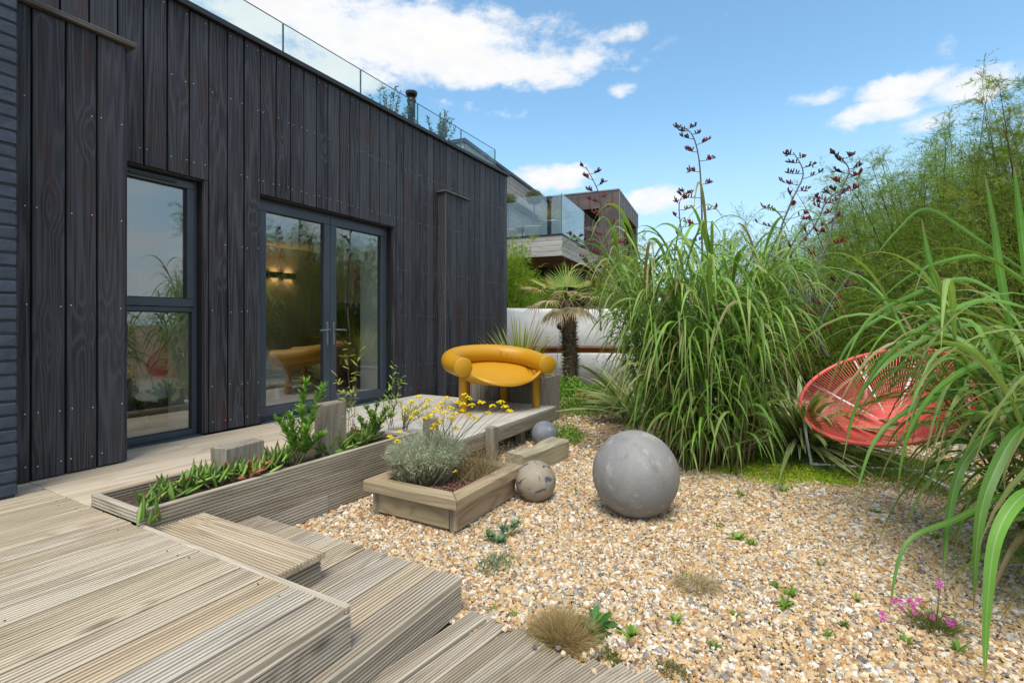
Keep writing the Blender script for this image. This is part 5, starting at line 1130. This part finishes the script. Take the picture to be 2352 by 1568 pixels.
# ------------------------------------------------------------------ gravel weeds
def rosette(name, label, base, nl, l, w, col, seed, el=(.15, .9), cat='weed', group=None, mat='leaf', lob=False):
    g = np.random.default_rng(seed); t = thing(name, label, cat, tuple(base), group=group); b = np.array(base) + [0, 0, .006]; J = Joined()
    for k in range(nl):
        a = 6.283 * k / nl * 2.4 + g.normal(0, .2); e = g.uniform(*el); d = np.array([math.cos(a) * math.cos(e), math.sin(a) * math.cos(e), math.sin(e)]); L = l * g.uniform(.6, 1.1); P = bez(b, b + d * L * .4, b + d * L * .75, b + d * L - [0, 0, L * .25 * math.cos(e)], 8); P[:, 2] = np.maximum(P[:, 2], .006); W = w * np.array([.35, .6, .9, .65, 1.1, .75, .8, .06]) if lob else w * np.array([.3, .7, .95, 1, .9, .7, .4, .05]); c = np.array(col) * g.uniform(.7, 1.3)
        V, F, C = ribbon(P, W, np.cross(d, [0, 0, 1.0]) + g.normal(0, .15, 3), .25, (c, c * 1.25)); J.add(V, F, C)
    J.build('leaves', mat, t); return t
rosette('broadleaf_weed', 'lush green broad leaved weed beside the dry grass tuft', GR(1362, 1450), 24, .115, .016, (.075, .21, .035), 51, (.1, .85), lob=True)
def euph(label, base, seed):
    g = np.random.default_rng(seed); t = thing('spurge_plant', label, 'plant', tuple(base)); J = Joined(); S_ = Joined(); b0 = np.array(base)
    for (x, y, d) in ((1120, 1228, 2.86), (1158, 1212, 2.92), (1190, 1197, 2.98), (1150, 1240, 2.84)):
        tp = np.array(AT(x, y, d)); P = bez(b0, b0 + [0, 0, .05], tp - [0, 0, .05], tp, 8); V, F = tube_vf(P, .004, 5, False); S_.add(V, np.array(F), np.array([.25, .28, .12]))
        for k in range(64):
            s = g.random() ** .6; p = P[min(6, int(2 + s * 5))]; p = tp - (tp - P[2]) * (1 - s) * .6; a = g.uniform(0, 6.283); e = g.uniform(-.15, 1.0) * (.4 + s * .8); dd = np.array([math.cos(a) * math.cos(e), math.sin(a) * math.cos(e), math.sin(e)]); l = .045 * g.uniform(.7, 1.1); c = np.array([.13, .25, .12]) * g.uniform(.75, 1.3)
            V, F, C = ribbon(bez(p, p + dd * l * .4, p + dd * l * .7, p + dd * l, 4), .0036 * np.array([.5, 1, .9, .1]), np.cross(dd, [0, 0, 1.0]) + g.normal(0, .1, 3), .2, (c, c * 1.3)); J.add(V, F, C)
    S_.build('stems', 'leaf', t); J.build('leaves', 'leaf', t, kind='stuff')
euph('blue green spurge with three leafy heads in front of the planter box', GR(1150, 1252), 61)
def mat_plant(name, label, cx, cy, rx, ry, h, n, col, seed, ll=.022, lw=.004, cat='ground cover', stuff=False, ang=0, upz=.5, edge=1.0):
    g = np.random.default_rng(seed); a = g.uniform(0, 6.283, n); r = np.sqrt(g.random(n)) ** edge * np.clip(1 + g.normal(0, .22, n), .3, 1.6); lump = .55 + .45 * np.sin(a * 5 + seed) * np.sin(r * 9 + seed); x = rx * r * np.cos(a) * (1 + .15 * np.sin(3 * a + seed)); y = ry * r * np.sin(a) * (1 + .18 * np.sin(4 * a + 2 * seed)); ca, sa = math.cos(ang), math.sin(ang)
    P = np.stack([cx + x * ca - y * sa, cy + x * sa + y * ca, h * g.random(n) * np.clip(1 - .7 * r, .12, 1) * (.35 + lump * 1.1)], 1); D = np.stack([g.normal(size=n), g.normal(size=n), upz + g.random(n)], 1); V, F, C = leaves2(P, D, g.uniform(.6, 1.2, n) * ll, lw * g.uniform(.6, 1.2, n), vary(col, n, .22))
    o = mk(name, V, F, 'leaf', None, False, C)
    if stuff: return tag(o, label, cat, kind='stuff')
    return tag(o, label, cat)
gg = lambda px, py: tuple(GR(px, py)[:2])
mat_plant('silver_ground_cover', 'flat silvery green ground cover patch below the spurge', *gg(1140, 1298), .10, .13, .035, 900, (.24, .30, .17), 71, .02, .0035)
mat_plant('moss_cushion', 'olive moss cushion beside the dry grass tuft at the boardwalk ends', *gg(1400, 1515), .065, .055, .025, 1500, (.20, .20, .05), 72, .012, .002)
mat_plant('moss_cushion', 'browner moss cushion at the bottom edge right of the boardwalk', *gg(1545, 1545), .075, .06, .03, 1500, (.24, .21, .08), 73, .014, .002)
mat_plant('lime_ground_cover', 'lime green ground cover spreading on gravel left of the red chair', *gg(1800, 1090), .60, .30, .05, 12000, (.42, .54, .04), 74, .022, .0045, stuff=True, ang=.3)
mat_plant('low_ground_cover', 'dark green ground cover under the red chair', 5.05, 5.35, .78, .62, .08, 14000, (.20, .31, .04), 75, .028, .005, stuff=True)
mat_plant('weedy_fringe', 'weedy green fringe along the foot of the tall reed', *gg(1700, 1055), .45, .22, .09, 5000, (.24, .36, .045), 76, .026, .005, stuff=True, ang=.3)
mat_plant('green_border', 'fresh green border plants at the foot of the palm', *gg(1300, 912), .75, .38, .34, 7000, (.20, .38, .04), 77, .06, .013, stuff=True, ang=.4)
mat_plant('green_border', 'green border plants at the left foot of the tall reed', *gg(1400, 935), .95, .55, .24, 9000, (.19, .31, .045), 78, .05, .009, stuff=True, ang=1.0)
mat_plant('green_border', 'weeds behind the small blue grey ball', 2.28, 4.98, .20, .30, .20, 900, (.20, .33, .05), 79, .05, .008, stuff=True)
stems_flowers('orange_flowers', 'cluster of orange flowers in the border right of the palm', tuple(GR(1345, 945)), .16, 22, .26, (.2, .26, .07), (.78, .30, .02), .025, 81, nfl=7, lean=.5)
stems_flowers('verbena', 'thin verbena stems with purple heads right of the palm trunk', tuple(GR(1375, 925)), .2, 9, .7, (.2, .25, .1), (.36, .17, .48), .022, 82, nfl=8, pts=[AT(x, y, 7.6) for x, y in ((1362, 825), (1372, 830), (1385, 832), (1352, 845), (1390, 860), (1366, 870), (1340, 838), (1380, 850), (1358, 860))])
stems_flowers('verbena', 'thin verbena stems with purple heads above the yellow chair', (1.6, 5.75, .55), .2, 5, .7, (.2, .25, .1), (.36, .17, .48), .018, 83, nfl=6, pts=[AT(x, y, 6.4) for x, y in ((1235, 795), (1257, 785), (1240, 800), (1258, 775), (1225, 802))])
# pink flowers
def pinks():
    base = GR(2150, 1445); t = thing('pink_flowers', 'small plant with magenta pink flowers in the near gravel on the right', 'flowers', tuple(base)); g = np.random.default_rng(91); b0 = np.array(base); S_ = Joined(); n = 420
    a = g.uniform(0, 6.283, n); r = np.sqrt(g.random(n)); S_.add(*strands(b0 + np.stack([.05 * r * np.cos(a), .05 * r * np.sin(a), np.zeros(n)], 1), np.stack([np.cos(a) * r * 1.1, np.sin(a) * r * 1.1, np.full(n, .7)], 1) + g.normal(0, .2, (n, 3)), g.uniform(.04, .11, n), .0018, vary((.22, .23, .07), n, .3))); S_.build('foliage', 'fine_leaf', t, False, kind='stuff')
    for x, y in ((2067, 1378), (2070, 1395), (2090, 1380), (2098, 1390), (2110, 1378), (2052, 1380), (2102, 1405), (2142, 1417), (2025, 1408), (2030, 1438), (2178, 1425), (2192, 1428), (2186, 1436), (2218, 1446), (2157, 1335), (2160, 1345), (2028, 1420)):
        c = np.array(AT(x, y, 2.02 + g.normal(0, .03))); fc = np.array([CAMX, 0, CAMZ + .6]) - c; fc /= np.linalg.norm(fc); u = np.cross(fc, [0, 0, 1.0]); u /= np.linalg.norm(u); v = np.cross(u, fc); J = Joined(); off = g.uniform(0, 6)
        for k in range(5):
            th = off + k * 1.2566; d = u * math.cos(th) + v * math.sin(th); s = np.cross(d, fc); l = .0125; V = np.array([c, c + d * l * .6 - s * l * .32, c + d * l, c + d * l * .6 + s * l * .32, c - fc * .0]) ; J.add(V[:4] + fc * .002 * np.array([0, 1, .3, 1])[:, None], np.array([(0, 1, 2), (0, 2, 3)]), np.array([.72, .09, .48]) * g.uniform(.8, 1.15))
        V, F, C = blobs(c[None] + fc * .002, .0028, np.array([[.25, .03, .14]]), g); J.add(V, F, C); J.build('flower', 'petal', t, False)
        q = b0 + (c - b0) * .15; V, F = tube_vf(bez(b0, q + [0, 0, .02], c - [0, 0, .03], c, 6), .0011, 4, False); mk('stem', V, F, 'leaf', t, True, np.array([.2, .22, .08]))
pinks()
# dry tuft and straw
def tuft(name, label, c, r, h, n, col, seed, w=.0013, flop=.9):
    g = np.random.default_rng(seed); a = g.uniform(0, 6.283, n); rr = np.sqrt(g.random(n)); P = np.stack([c[0] + r * .55 * rr * np.cos(a), c[1] + r * .55 * rr * np.sin(a), .002 + .02 * g.random(n)], 1); D = np.stack([np.cos(a) * rr * flop + g.normal(0, .62, n), np.sin(a) * rr * flop + g.normal(0, .62, n), 1.05 - .75 * rr + g.normal(0, .12, n)], 1); D[:, 2] = np.maximum(D[:, 2], .02)
    V, F, C = strands(P, D, g.uniform(.45, 1.15, n) * h, w, vary(col, n, .2)); return tag(mk(name, V, F, 'fine_leaf', None, False, C), label, 'grass')
tuft('dry_grass_tuft', 'straw coloured dry grass tuft at the ends of the boardwalk', gg(1292, 1470), .15, .115, 4200, (.50, .37, .185), 95, flop=1.25)
tuft('dry_grass_patch', 'thin pale patch of dead grass lying in the gravel on the right', gg(1600, 1350), .16, .07, 800, (.46, .36, .22), 96, flop=1.8)
k = 0
for x, y, s in ((1130, 1408, .03), (1180, 1418, .025), (1800, 1395, .05), (1815, 1370, .045), (1780, 1350, .03), (1695, 1240, .05), (1725, 1255, .04), (1550, 1430, .035), (1885, 1300, .03), (1965, 1385, .035), (1940, 1440, .03), (2080, 1480, .035), (1450, 1465, .05), (1580, 1330, .03), (1650, 1215, .03), (1540, 1200, .03), (1388, 1062, .035), (1560, 1130, .03), (1700, 1140, .05), (1800, 1130, .05), (1900, 1465, .03), (2200, 1500, .04), (2150, 1240, .04), (2230, 1290, .04), (2010, 1180, .04), (1320, 1130, .03), (1690, 1420, .03), (1640, 1490, .03)):
    k += 1; q = GR(x, y); rosette('gravel_weed', 'tiny bright green weed sprouting among the gravel stones', q, 14, s * 1.35, s * .17, (.22, .36, .05), 200 + k, (.2, 1.2), group='tiny gravel weeds')
st = thing('purple_toadflax', 'small trailing weed with lilac flowers in front of the deck riser', 'weed', tuple(GR(775, 1540, .1)))
b_ = np.array((3.172, 1.02, .03)); J = Joined(); g6 = np.random.default_rng(7); n = 60; J.add(*leaves2(b_ + g6.normal(0, 1, (n, 3)) * [.012, .05, .0] + np.stack([np.zeros(n), np.zeros(n), g6.uniform(0, .12, n)], 1), g6.normal(size=(n, 3)) + [.4, 0, .3], .016, .006, vary((.15, .25, .06), n))); J.build('leaves', 'leaf', st, False); V, F, C = blobs(b_ + g6.normal(0, 1, (9, 3)) * [.01, .05, .0] + np.stack([np.zeros(9), np.zeros(9), g6.uniform(.03, .13, 9)], 1), .005, vary((.38, .25, .55), 9), g6); mk('blossom', V, F, 'petal', st, False, C)

# ------------------------------------------------------------------ gravel: one scatter of stones
def gravel():
    m, t, p = new_mat('gravel_stone'); oi = t.new('ShaderNodeObjectInfo'); tc = t.new('ShaderNodeTexCoord'); r = oi.outputs['Random']
    stops = [(0, (.54, .38, .20)), (.12, (.66, .53, .34)), (.23, (.44, .225, .075)), (.32, (.56, .355, .15)), (.42, (.64, .57, .46)), (.51, (.48, .32, .15)), (.60, (.60, .43, .235)), (.69, (.28, .155, .075)), (.76, (.36, .325, .285)), (.85, (.70, .665, .60)), (.92, (.20, .185, .175)), (.97, (.11, .10, .10))]
    c = t.ramp(r, stops, 'CONSTANT'); n = t.noise(tc.outputs['Object'], 1.3, 3, .6); c = t.mix(t.math('MULTIPLY', t.smooth(n, .4, .7), .3), c, (.62, .48, .33, 1)); t.put(p, 'Base Color', c); t.put(p, 'Roughness', .7)
    g = np.random.default_rng(5); pts = []; scl = []
    def layer(dmin, dmax, sp, s0, s1, xr=(1.72, 7.0), yr=(1.5, 9.5), z=0.0):
        xs = np.arange(xr[0], xr[1], sp); ys = np.arange(yr[0], yr[1], sp); X, Y = np.meshgrid(xs, ys); X = (X + g.uniform(-.5, .5, X.shape) * sp).ravel(); Y = (Y + g.uniform(-.5, .5, Y.shape) * sp).ravel(); dx = X - CAMX; d = -dx * SN + Y * CS; u = (dx * CS + Y * SN) / np.maximum(d, .1)
        ok = (d > dmin) & (d <= dmax) & (np.abs(u) < 1.12); ok &= ~((X < 3.14) & (Y < 1.775)); ok &= ~((X < 1.72) & (Y < 3.2)); ok &= ~((X > QX0 + .03) & (X < QX1 - .02) & (Y > QY0 + .03) & (Y < QY1 - .02)); ok &= ~((X < 4.02) & (X > 3.1) & (Y < 1.70 - .0)); ok &= ~((X > 4.02) & (Y < 1.5))
        ok &= ~((X < .8) ); sandy = np.exp(-(((X - 2.52) / .36) ** 2)) * (Y > 4.75); ok &= g.random(len(X)) > sandy * .93
        ok &= ~((Y > 5.9) & (g.random(len(X)) < .5))
        X, Y = X[ok], Y[ok]; n = len(X); Z = z + .0025 + .006 * g.random(n) + .004 * np.sin(X * 9) * np.cos(Y * 8); pts.append(np.stack([X, Y, Z], 1)); s = g.uniform(s0, s1, n) * np.where(g.random(n) < .10, 1.7, 1); scl.append(np.stack([s, s * g.uniform(.6, .95, n), s * g.uniform(.38, .65, n)], 1))
    layer(.8, 3.0, .0118, .0065, .0120); layer(3.0, 4.6, .0145, .008, .0140); layer(4.6, 10, .022, .011, .019)
    for q in range(60):   # a few strays on the boards
        x = g.uniform(3.25, 4.0); pts.append(np.array([[x, g.uniform(1.66, 1.76), .012 + .03 * (g.random() < .2)]])); scl.append(np.full((1, 3), .010))
    P = np.concatenate(pts).astype(np.float32); S_ = np.concatenate(scl).astype(np.float32); me = bpy.data.meshes.new('gravel'); me.vertices.add(len(P)); me.vertices.foreach_set('co', P.ravel())
    at_ = me.attributes.new('scl', 'FLOAT_VECTOR', 'POINT'); at_.data.foreach_set('vector', S_.ravel()); R = np.stack([g.normal(0, .45, len(P)), g.normal(0, .45, len(P)), g.uniform(0, 6.283, len(P))], 1).astype(np.float32); at_ = me.attributes.new('rot', 'FLOAT_VECTOR', 'POINT'); at_.data.foreach_set('vector', R.ravel())
    o = bpy.data.objects.new('gravel', me); COL.objects.link(o); tag(o, 'pale tan and cream shingle gravel covering the garden floor', 'gravel', kind='stuff'); me.materials.append(m)
    ng = bpy.data.node_groups.new('gravel_nodes', 'GeometryNodeTree'); ng.interface.new_socket('Geometry', in_out='INPUT', socket_type='NodeSocketGeometry'); ng.interface.new_socket('Geometry', in_out='OUTPUT', socket_type='NodeSocketGeometry')
    N = ng.nodes; L = ng.links; gi = N.new('NodeGroupInput'); go_ = N.new('NodeGroupOutput'); join = N.new('GeometryNodeJoinGeometry')
    for k in range(7):
        ico = N.new('GeometryNodeMeshIcoSphere'); ico.inputs['Radius'].default_value = 1.0; ico.inputs['Subdivisions'].default_value = 2
        sp = N.new('GeometryNodeSetPosition'); nz = N.new('ShaderNodeTexNoise'); nz.noise_dimensions = '4D'; nz.inputs['Scale'].default_value = .75; nz.inputs['W'].default_value = k * 7.3; nz.inputs['Detail'].default_value = 1.0; sub = N.new('ShaderNodeVectorMath'); sub.operation = 'SUBTRACT'; sub.inputs[1].default_value = (.5, .5, .5); mul = N.new('ShaderNodeVectorMath'); mul.operation = 'SCALE'; mul.inputs['Scale'].default_value = 2.1
        L.new(nz.outputs['Color'], sub.inputs[0]); L.new(sub.outputs[0], mul.inputs[0]); L.new(ico.outputs['Mesh'], sp.inputs['Geometry']); L.new(mul.outputs[0], sp.inputs['Offset']); sm = N.new('GeometryNodeSetMaterial'); sm.inputs['Material'].default_value = m; L.new(sp.outputs[0], sm.inputs['Geometry']); g2 = N.new('GeometryNodeGeometryToInstance'); L.new(sm.outputs[0], g2.inputs[0]); L.new(g2.outputs[0], join.inputs[0])
    iop = N.new('GeometryNodeInstanceOnPoints'); iop.inputs['Pick Instance'].default_value = True; L.new(gi.outputs[0], iop.inputs['Points']); L.new(join.outputs[0], iop.inputs['Instance'])
    rv = N.new('FunctionNodeRandomValue'); rv.data_type = 'INT'; rv.inputs[4].default_value = 0; rv.inputs[5].default_value = 6; L.new(rv.outputs[2], iop.inputs['Instance Index'])
    for nm, key in (('rot', 'Rotation'), ('scl', 'Scale')):
        na = N.new('GeometryNodeInputNamedAttribute'); na.data_type = 'FLOAT_VECTOR'; na.inputs['Name'].default_value = nm; L.new(na.outputs[0], iop.inputs[key])
    L.new(iop.outputs[0], go_.inputs[0]); md_ = o.modifiers.new('stones', 'NODES'); md_.node_group = ng
    print('gravel stones', len(P))
gravel()
g8 = np.random.default_rng(77); n = 1500; q = np.stack([g8.uniform(2.2, 6.2, n), g8.uniform(1.7, 5.2, n), g8.uniform(.010, .020, n)], 1); q = q[~((q[:, 0] < 3.2) & (q[:, 1] < 1.8)) & ~((q[:, 0] < 2.75) & (q[:, 1] < 3.2)) & ~((q[:, 0] < 4.05) & (q[:, 1] < 1.75))]; n = len(q)
J = Joined(); J.add(*strands(q, np.stack([g8.normal(size=n), g8.normal(size=n), g8.uniform(0, .12, n)], 1), g8.uniform(.02, .11, n) ** 1.15, .0016, vary((.36, .27, .17), n, .35)))
q2 = q[: n // 2] + g8.normal(0, .3, (n // 2, 3)) * [1, 1, 0]; q2 = q2[(q2[:, 0] > 3.2) & (q2[:, 1] > 1.85)]; J.add(*leaves2(q2, np.stack([g8.normal(size=len(q2)), g8.normal(size=len(q2)), np.full(len(q2), .1)], 1), g8.uniform(.012, .035, len(q2)), .005, vary((.30, .20, .10), len(q2), .4)))
tag(J.build('plant_litter', 'fine_leaf', None, False), 'dead stems and dry leaf litter strewn over the gravel', 'litter', kind='stuff')

# ------------------------------------------------------------------ neighbouring house
NO = AT(1291, 536, 12.8); NA = YAW - math.atan(474 / 1135.0); NX_, NY_ = math.cos(NA), math.sin(NA)
def NB(X, Y, Z): return Vector((NO.x + X * NX_ - Y * NY_, NO.y + X * NY_ + Y * NX_, Z))
nh = thing('neighbour_house', 'neighbouring house with weathered timber balcony and copper clad box', 'house', (NO.x, NO.y, 0), NA, local=True)
bl = NO.z
def nbx(name, a, b, mat, ch=.004, par=None): return box(name, a, b, mat, par or nh, ch)
# balcony
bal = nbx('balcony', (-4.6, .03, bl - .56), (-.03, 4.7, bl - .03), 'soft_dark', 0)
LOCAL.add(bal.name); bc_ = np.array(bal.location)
def sub(name, a, b, mat, par, ch=.004): c = np.array(par.location); return box(name, np.array(a) - c, np.array(b) - c, mat, par, ch)
for k in range(4):
    z1 = bl - .04 - k * .135; sub('fascia_board', (-4.6, .0, z1 - .13), (0.0, .028, z1), 'cedar_board_x', bal); sub('fascia_board', (-.028, .03, z1 - .13), (.0, 4.74, z1), 'cedar_board', bal)
sub('deck_edge', (-4.6, -.02, bl - .037), (.02, 4.74, bl), 'roof_edge', bal)
for k in range(12): sub('soffit_board', (-4.5, .05 + k * .385, bl - .585), (-.03, .05 + k * .385 + .375, bl - .562), 'soffit_board', bal, .003)
for k in range(4): nbx('balustrade_pane', (-4.4 + k * 1.1, .03, bl + .002), (-4.4 + k * 1.1 + 1.085, .045, bl + 1.05), 'balcony_glass', 0)
for k in range(4): nbx('balustrade_pane', (-.032, .06 + k * 1.16, bl + .002), (-.018, .06 + k * 1.16 + 1.15, bl + 1.05), 'balcony_glass', 0)
nbx('corner_edge', (-.034, .028, bl + .002), (-.016, .058, bl + 1.05), 'glass_edge', 0)
# main volume and its roof fascia along the terrace
RZ = AT(1082, 317, 12.0).z
nbx('upper_wall', (-7, -1.5, bl), (-2.35, 8.5, RZ - .1), 'cedar_board', 0)
for k in range(5): nbx('roof_fascia_board', (-2.0, -1.62, RZ - .10 - k * .135 - .13), (-1.975, 4.72, RZ - .10 - k * .135), 'cedar_board')
for k in range(5): nbx('roof_fascia_board', (-6.5, -1.65, RZ - .10 - k * .135 - .13), (-2.0, -1.625, RZ - .10 - k * .135), 'cedar_board_x')
nbx('roof', (-7, -1.7, RZ - .095), (-1.93, 8.6, RZ), 'roof_edge')
nbx('soffit', (-7, -1.6, RZ - .80), (-2.002, 4.7, RZ - .77), 'soffit_board', 0)
for k in range(12): nbx('wall_board', (-2.349, 2.1, bl + .02 + k * .135), (-2.325, 4.7, bl + .02 + k * .135 + .13), 'cedar_board')
for k in range(3): nbx('window_pane', (-2.345, -1.2 + k * 1.08, bl + .03), (-2.33, -1.2 + k * 1.08 + 1.04, RZ - .82), 'balcony_glass', 0); nbx('window_frame', (-2.348, -1.24 + k * 1.08, bl + .02), (-2.31, -1.20 + k * 1.08, RZ - .82), 'seam_metal')
nbx('room_wall', (-2.5, -1.3, bl), (-2.36, 2.0, RZ - .8), 'white_plaster', 0)
# copper clad box
CZ = AT(1420, 433, 16.9).z; CX0, CX1, CY0, CY1 = -2.3, .58, 4.76, 9.1
nbx('copper_lintel', (CX0, CY0, CZ - .60), (CX1, CY1, CZ - .03), 'copper_sheet')
nbx('copper_pier', (-.12, CY0, -.2), (CX1, CY0 + .75, CZ - .602), 'copper_sheet'); nbx('copper_pier', (-.12, CY1 - .35, -.2), (CX1, CY1, CZ - .602), 'copper_sheet')
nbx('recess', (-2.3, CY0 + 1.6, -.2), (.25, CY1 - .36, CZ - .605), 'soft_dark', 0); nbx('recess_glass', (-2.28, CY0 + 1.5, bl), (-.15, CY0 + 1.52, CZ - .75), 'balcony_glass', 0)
nbx('coping', (CX0, CY0 - .02, CZ - .028), (CX1 + .02, CY1 + .02, CZ + .02), 'seam_metal')
for k in range(7): x = CX0 + .25 + k * .40; (x < CX1) and nbx('standing_seam', (x, CY0 - .03, CZ - .60 if x < -.15 else 0), (x + .014, CY0 - .002, CZ - .03), 'copper_sheet', .002)
for x in (.09, .36, .56): nbx('standing_seam', (x, CY0 - .03, 0), (x + .014, CY0 - .002, CZ - .605), 'copper_sheet', .002)
for k in range(11): y = CY0 + .02 + k * .42; nbx('standing_seam', (CX1 + .002, y, CZ - .60), (CX1 + .034, y + .016, CZ - .03), 'seam_metal', .002)
for y in (CY0 + .02, CY0 + .4, CY0 + .73): nbx('standing_seam', (CX1 + .002, y, 0), (CX1 + .03, y + .016, CZ - .605), 'seam_metal', .002)
# ground floor under the balcony
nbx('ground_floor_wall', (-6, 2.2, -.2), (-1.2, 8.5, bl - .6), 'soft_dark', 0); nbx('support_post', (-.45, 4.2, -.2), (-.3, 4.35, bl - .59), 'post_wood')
for k in range(3): nbx('ground_floor_frame', (-4.4 + k * 1.1, 2.16, 0), (-4.36 + k * 1.1, 2.2, bl - .62), 'alu_dark')
# things on the balcony
def standard(label, X, Y, h, r, seed):
    t = thing('olive_tree', label, 'tree', tuple(NB(X, Y, bl + .28)), group='olive standards on the balcony'); g = np.random.default_rng(seed); c = np.array(NB(X, Y, bl + h)); b = np.array(NB(X, Y, bl + .28)); V, F = tube_vf([b, (b + c) / 2 + [.01, 0, 0], c], [.02, .016, .013], 6); mk('trunk', V, F, 'branch', t, True)
    n = 2200; d = g.normal(size=(n, 3)); d /= np.linalg.norm(d, axis=1)[:, None]; P = c + d * (r * g.random(n) ** .4)[:, None] * [1, 1, .8]; V, F, C = leaves2(P, d + g.normal(0, .6, (n, 3)), g.uniform(.04, .07, n), .008, vary((.22, .25, .17), n, .2)); mk('crown', V, F, 'fine_leaf', t, False, C)
standard('left olive standard behind the balcony glass', -1.75, .55, 1.12, .24, 1); standard('right olive standard behind the balcony glass', -1.0, .62, 1.18, .23, 2)
def pot(name, label, X, Y, r0, r1, h, mat, cat): p = NB(X, Y, bl); o = lathe(name, [(r0 * .9, .002), (r0, .01), (r1, h * .9), (r1 * 1.03, h * .93), (r1 * 1.03, h), (r1 * .92, h), (r1 * .9, h * .88)], mat, None, 26, loc=tuple(p)); return tag(o, label, cat, 'balcony pots')
pot('wicker_basket', 'left round wicker basket on the balcony', -1.75, .55, .22, .25, .3, 'wicker', 'basket'); pot('wicker_basket', 'right round wicker basket on the balcony', -1.0, .6, .22, .27, .34, 'wicker', 'basket'); pot('zinc_tub', 'zinc tub in the corner of the balcony', -.42, .5, .25, .29, .42, 'zinc', 'tub')
tg = thing('tub_grass', 'straw coloured grass growing in the zinc tub', 'grass', tuple(NB(-.42, .5, bl + .38))); n = 900; c = np.array(NB(-.42, .5, bl + .38)); P = c + rng.normal(0, .09, (n, 3)) * [1, 1, 0]; V, F, C = strands(P, (P - c) * 5 + np.array([0, 0, 1.0]) + rng.normal(0, .18, (n, 3)), rng.uniform(.25, .62, n), .004, vary((.50, .43, .30), n, .15)); mk('blades', V, F, 'fine_leaf', tg, False, C)['kind'] = 'stuff'
lc = thing('lounge_chair', 'curved dark wicker lounge chair on the balcony', 'chair', tuple(NB(-2.2, 1.0, bl)))
Q = [NB(-3.0, 1.0, bl + .75), NB(-2.5, 1.0, bl + .72), NB(-2.2, 1.0, bl + .45), NB(-1.8, 1.0, bl + .38), NB(-1.3, 1.0, bl + .42)]; Qs = smooth_curve(np.array(Q), 6); yv = np.array([-NY_, NX_, 0]) * .32
V = np.concatenate([Qs - yv, Qs + yv]); k_ = len(Qs); o = mk('seat_shell', V, np.array([(i, i + 1, k_ + i + 1, k_ + i) for i in range(k_ - 1)]), 'wicker_dark', lc, True); sd = o.modifiers.new('t', 'SOLIDIFY'); sd.thickness = .04
for X in (-2.7, -1.6):
    for s in (-.25, .25): tube('leg', [np.array(NB(X, 1.0 + s, bl + .01)), np.array(NB(X, 1.0 + s, bl + .4))], .015, 'dark_timber', lc, 6)
# roof shrubs
def roof_shrub(label, px, py, d, r, h, seed):
    c = np.array(AT(px, py, d)); g = np.random.default_rng(seed); t = thing('olive_bush', label, 'shrub', (c[0], c[1], HOUSE_TOP), group='roof terrace olives'); J = Joined(); wv = Joined(); n = 30
    for k in range(n):
        a = g.uniform(0, 6.283); rr = math.sqrt(g.random()) * r; b = np.array([c[0], c[1], HOUSE_TOP]); e = np.array([c[0] + rr * math.cos(a), c[1] + rr * math.sin(a), c[2] + h * g.uniform(.2, 1.0) * (1 - .4 * rr / r)]); P = bez(b, b + [0, 0, .2], e - (e - b) * .3, e, 10); V, F = tube_vf(P, np.linspace(.012, .003, 10), 4, False); wv.add(V, np.array(F), np.array([.2, .17, .13])); m_ = 60; s = g.uniform(.35, 1.0, m_); i = np.clip((s * 9).astype(int), 0, 8); p = P[i] + (P[i + 1] - P[i]) * (s * 9 - i)[:, None]; J.add(*leaves2(p, g.normal(size=(m_, 3)) + (e - b) * .8, g.uniform(.05, .085, m_), .0095, vary((.17, .22, .13), m_, .2)))
    wv.build('branches', 'leaf', t); J.build('foliage', 'fine_leaf', t, False, kind='stuff')
roof_shrub('olive bush behind the roof glass left of the flue', 890, 290, 8.0, .50, .75, 1); roof_shrub('olive bush behind the roof glass right of the flue', 1000, 330, 8.6, .42, .70, 2)
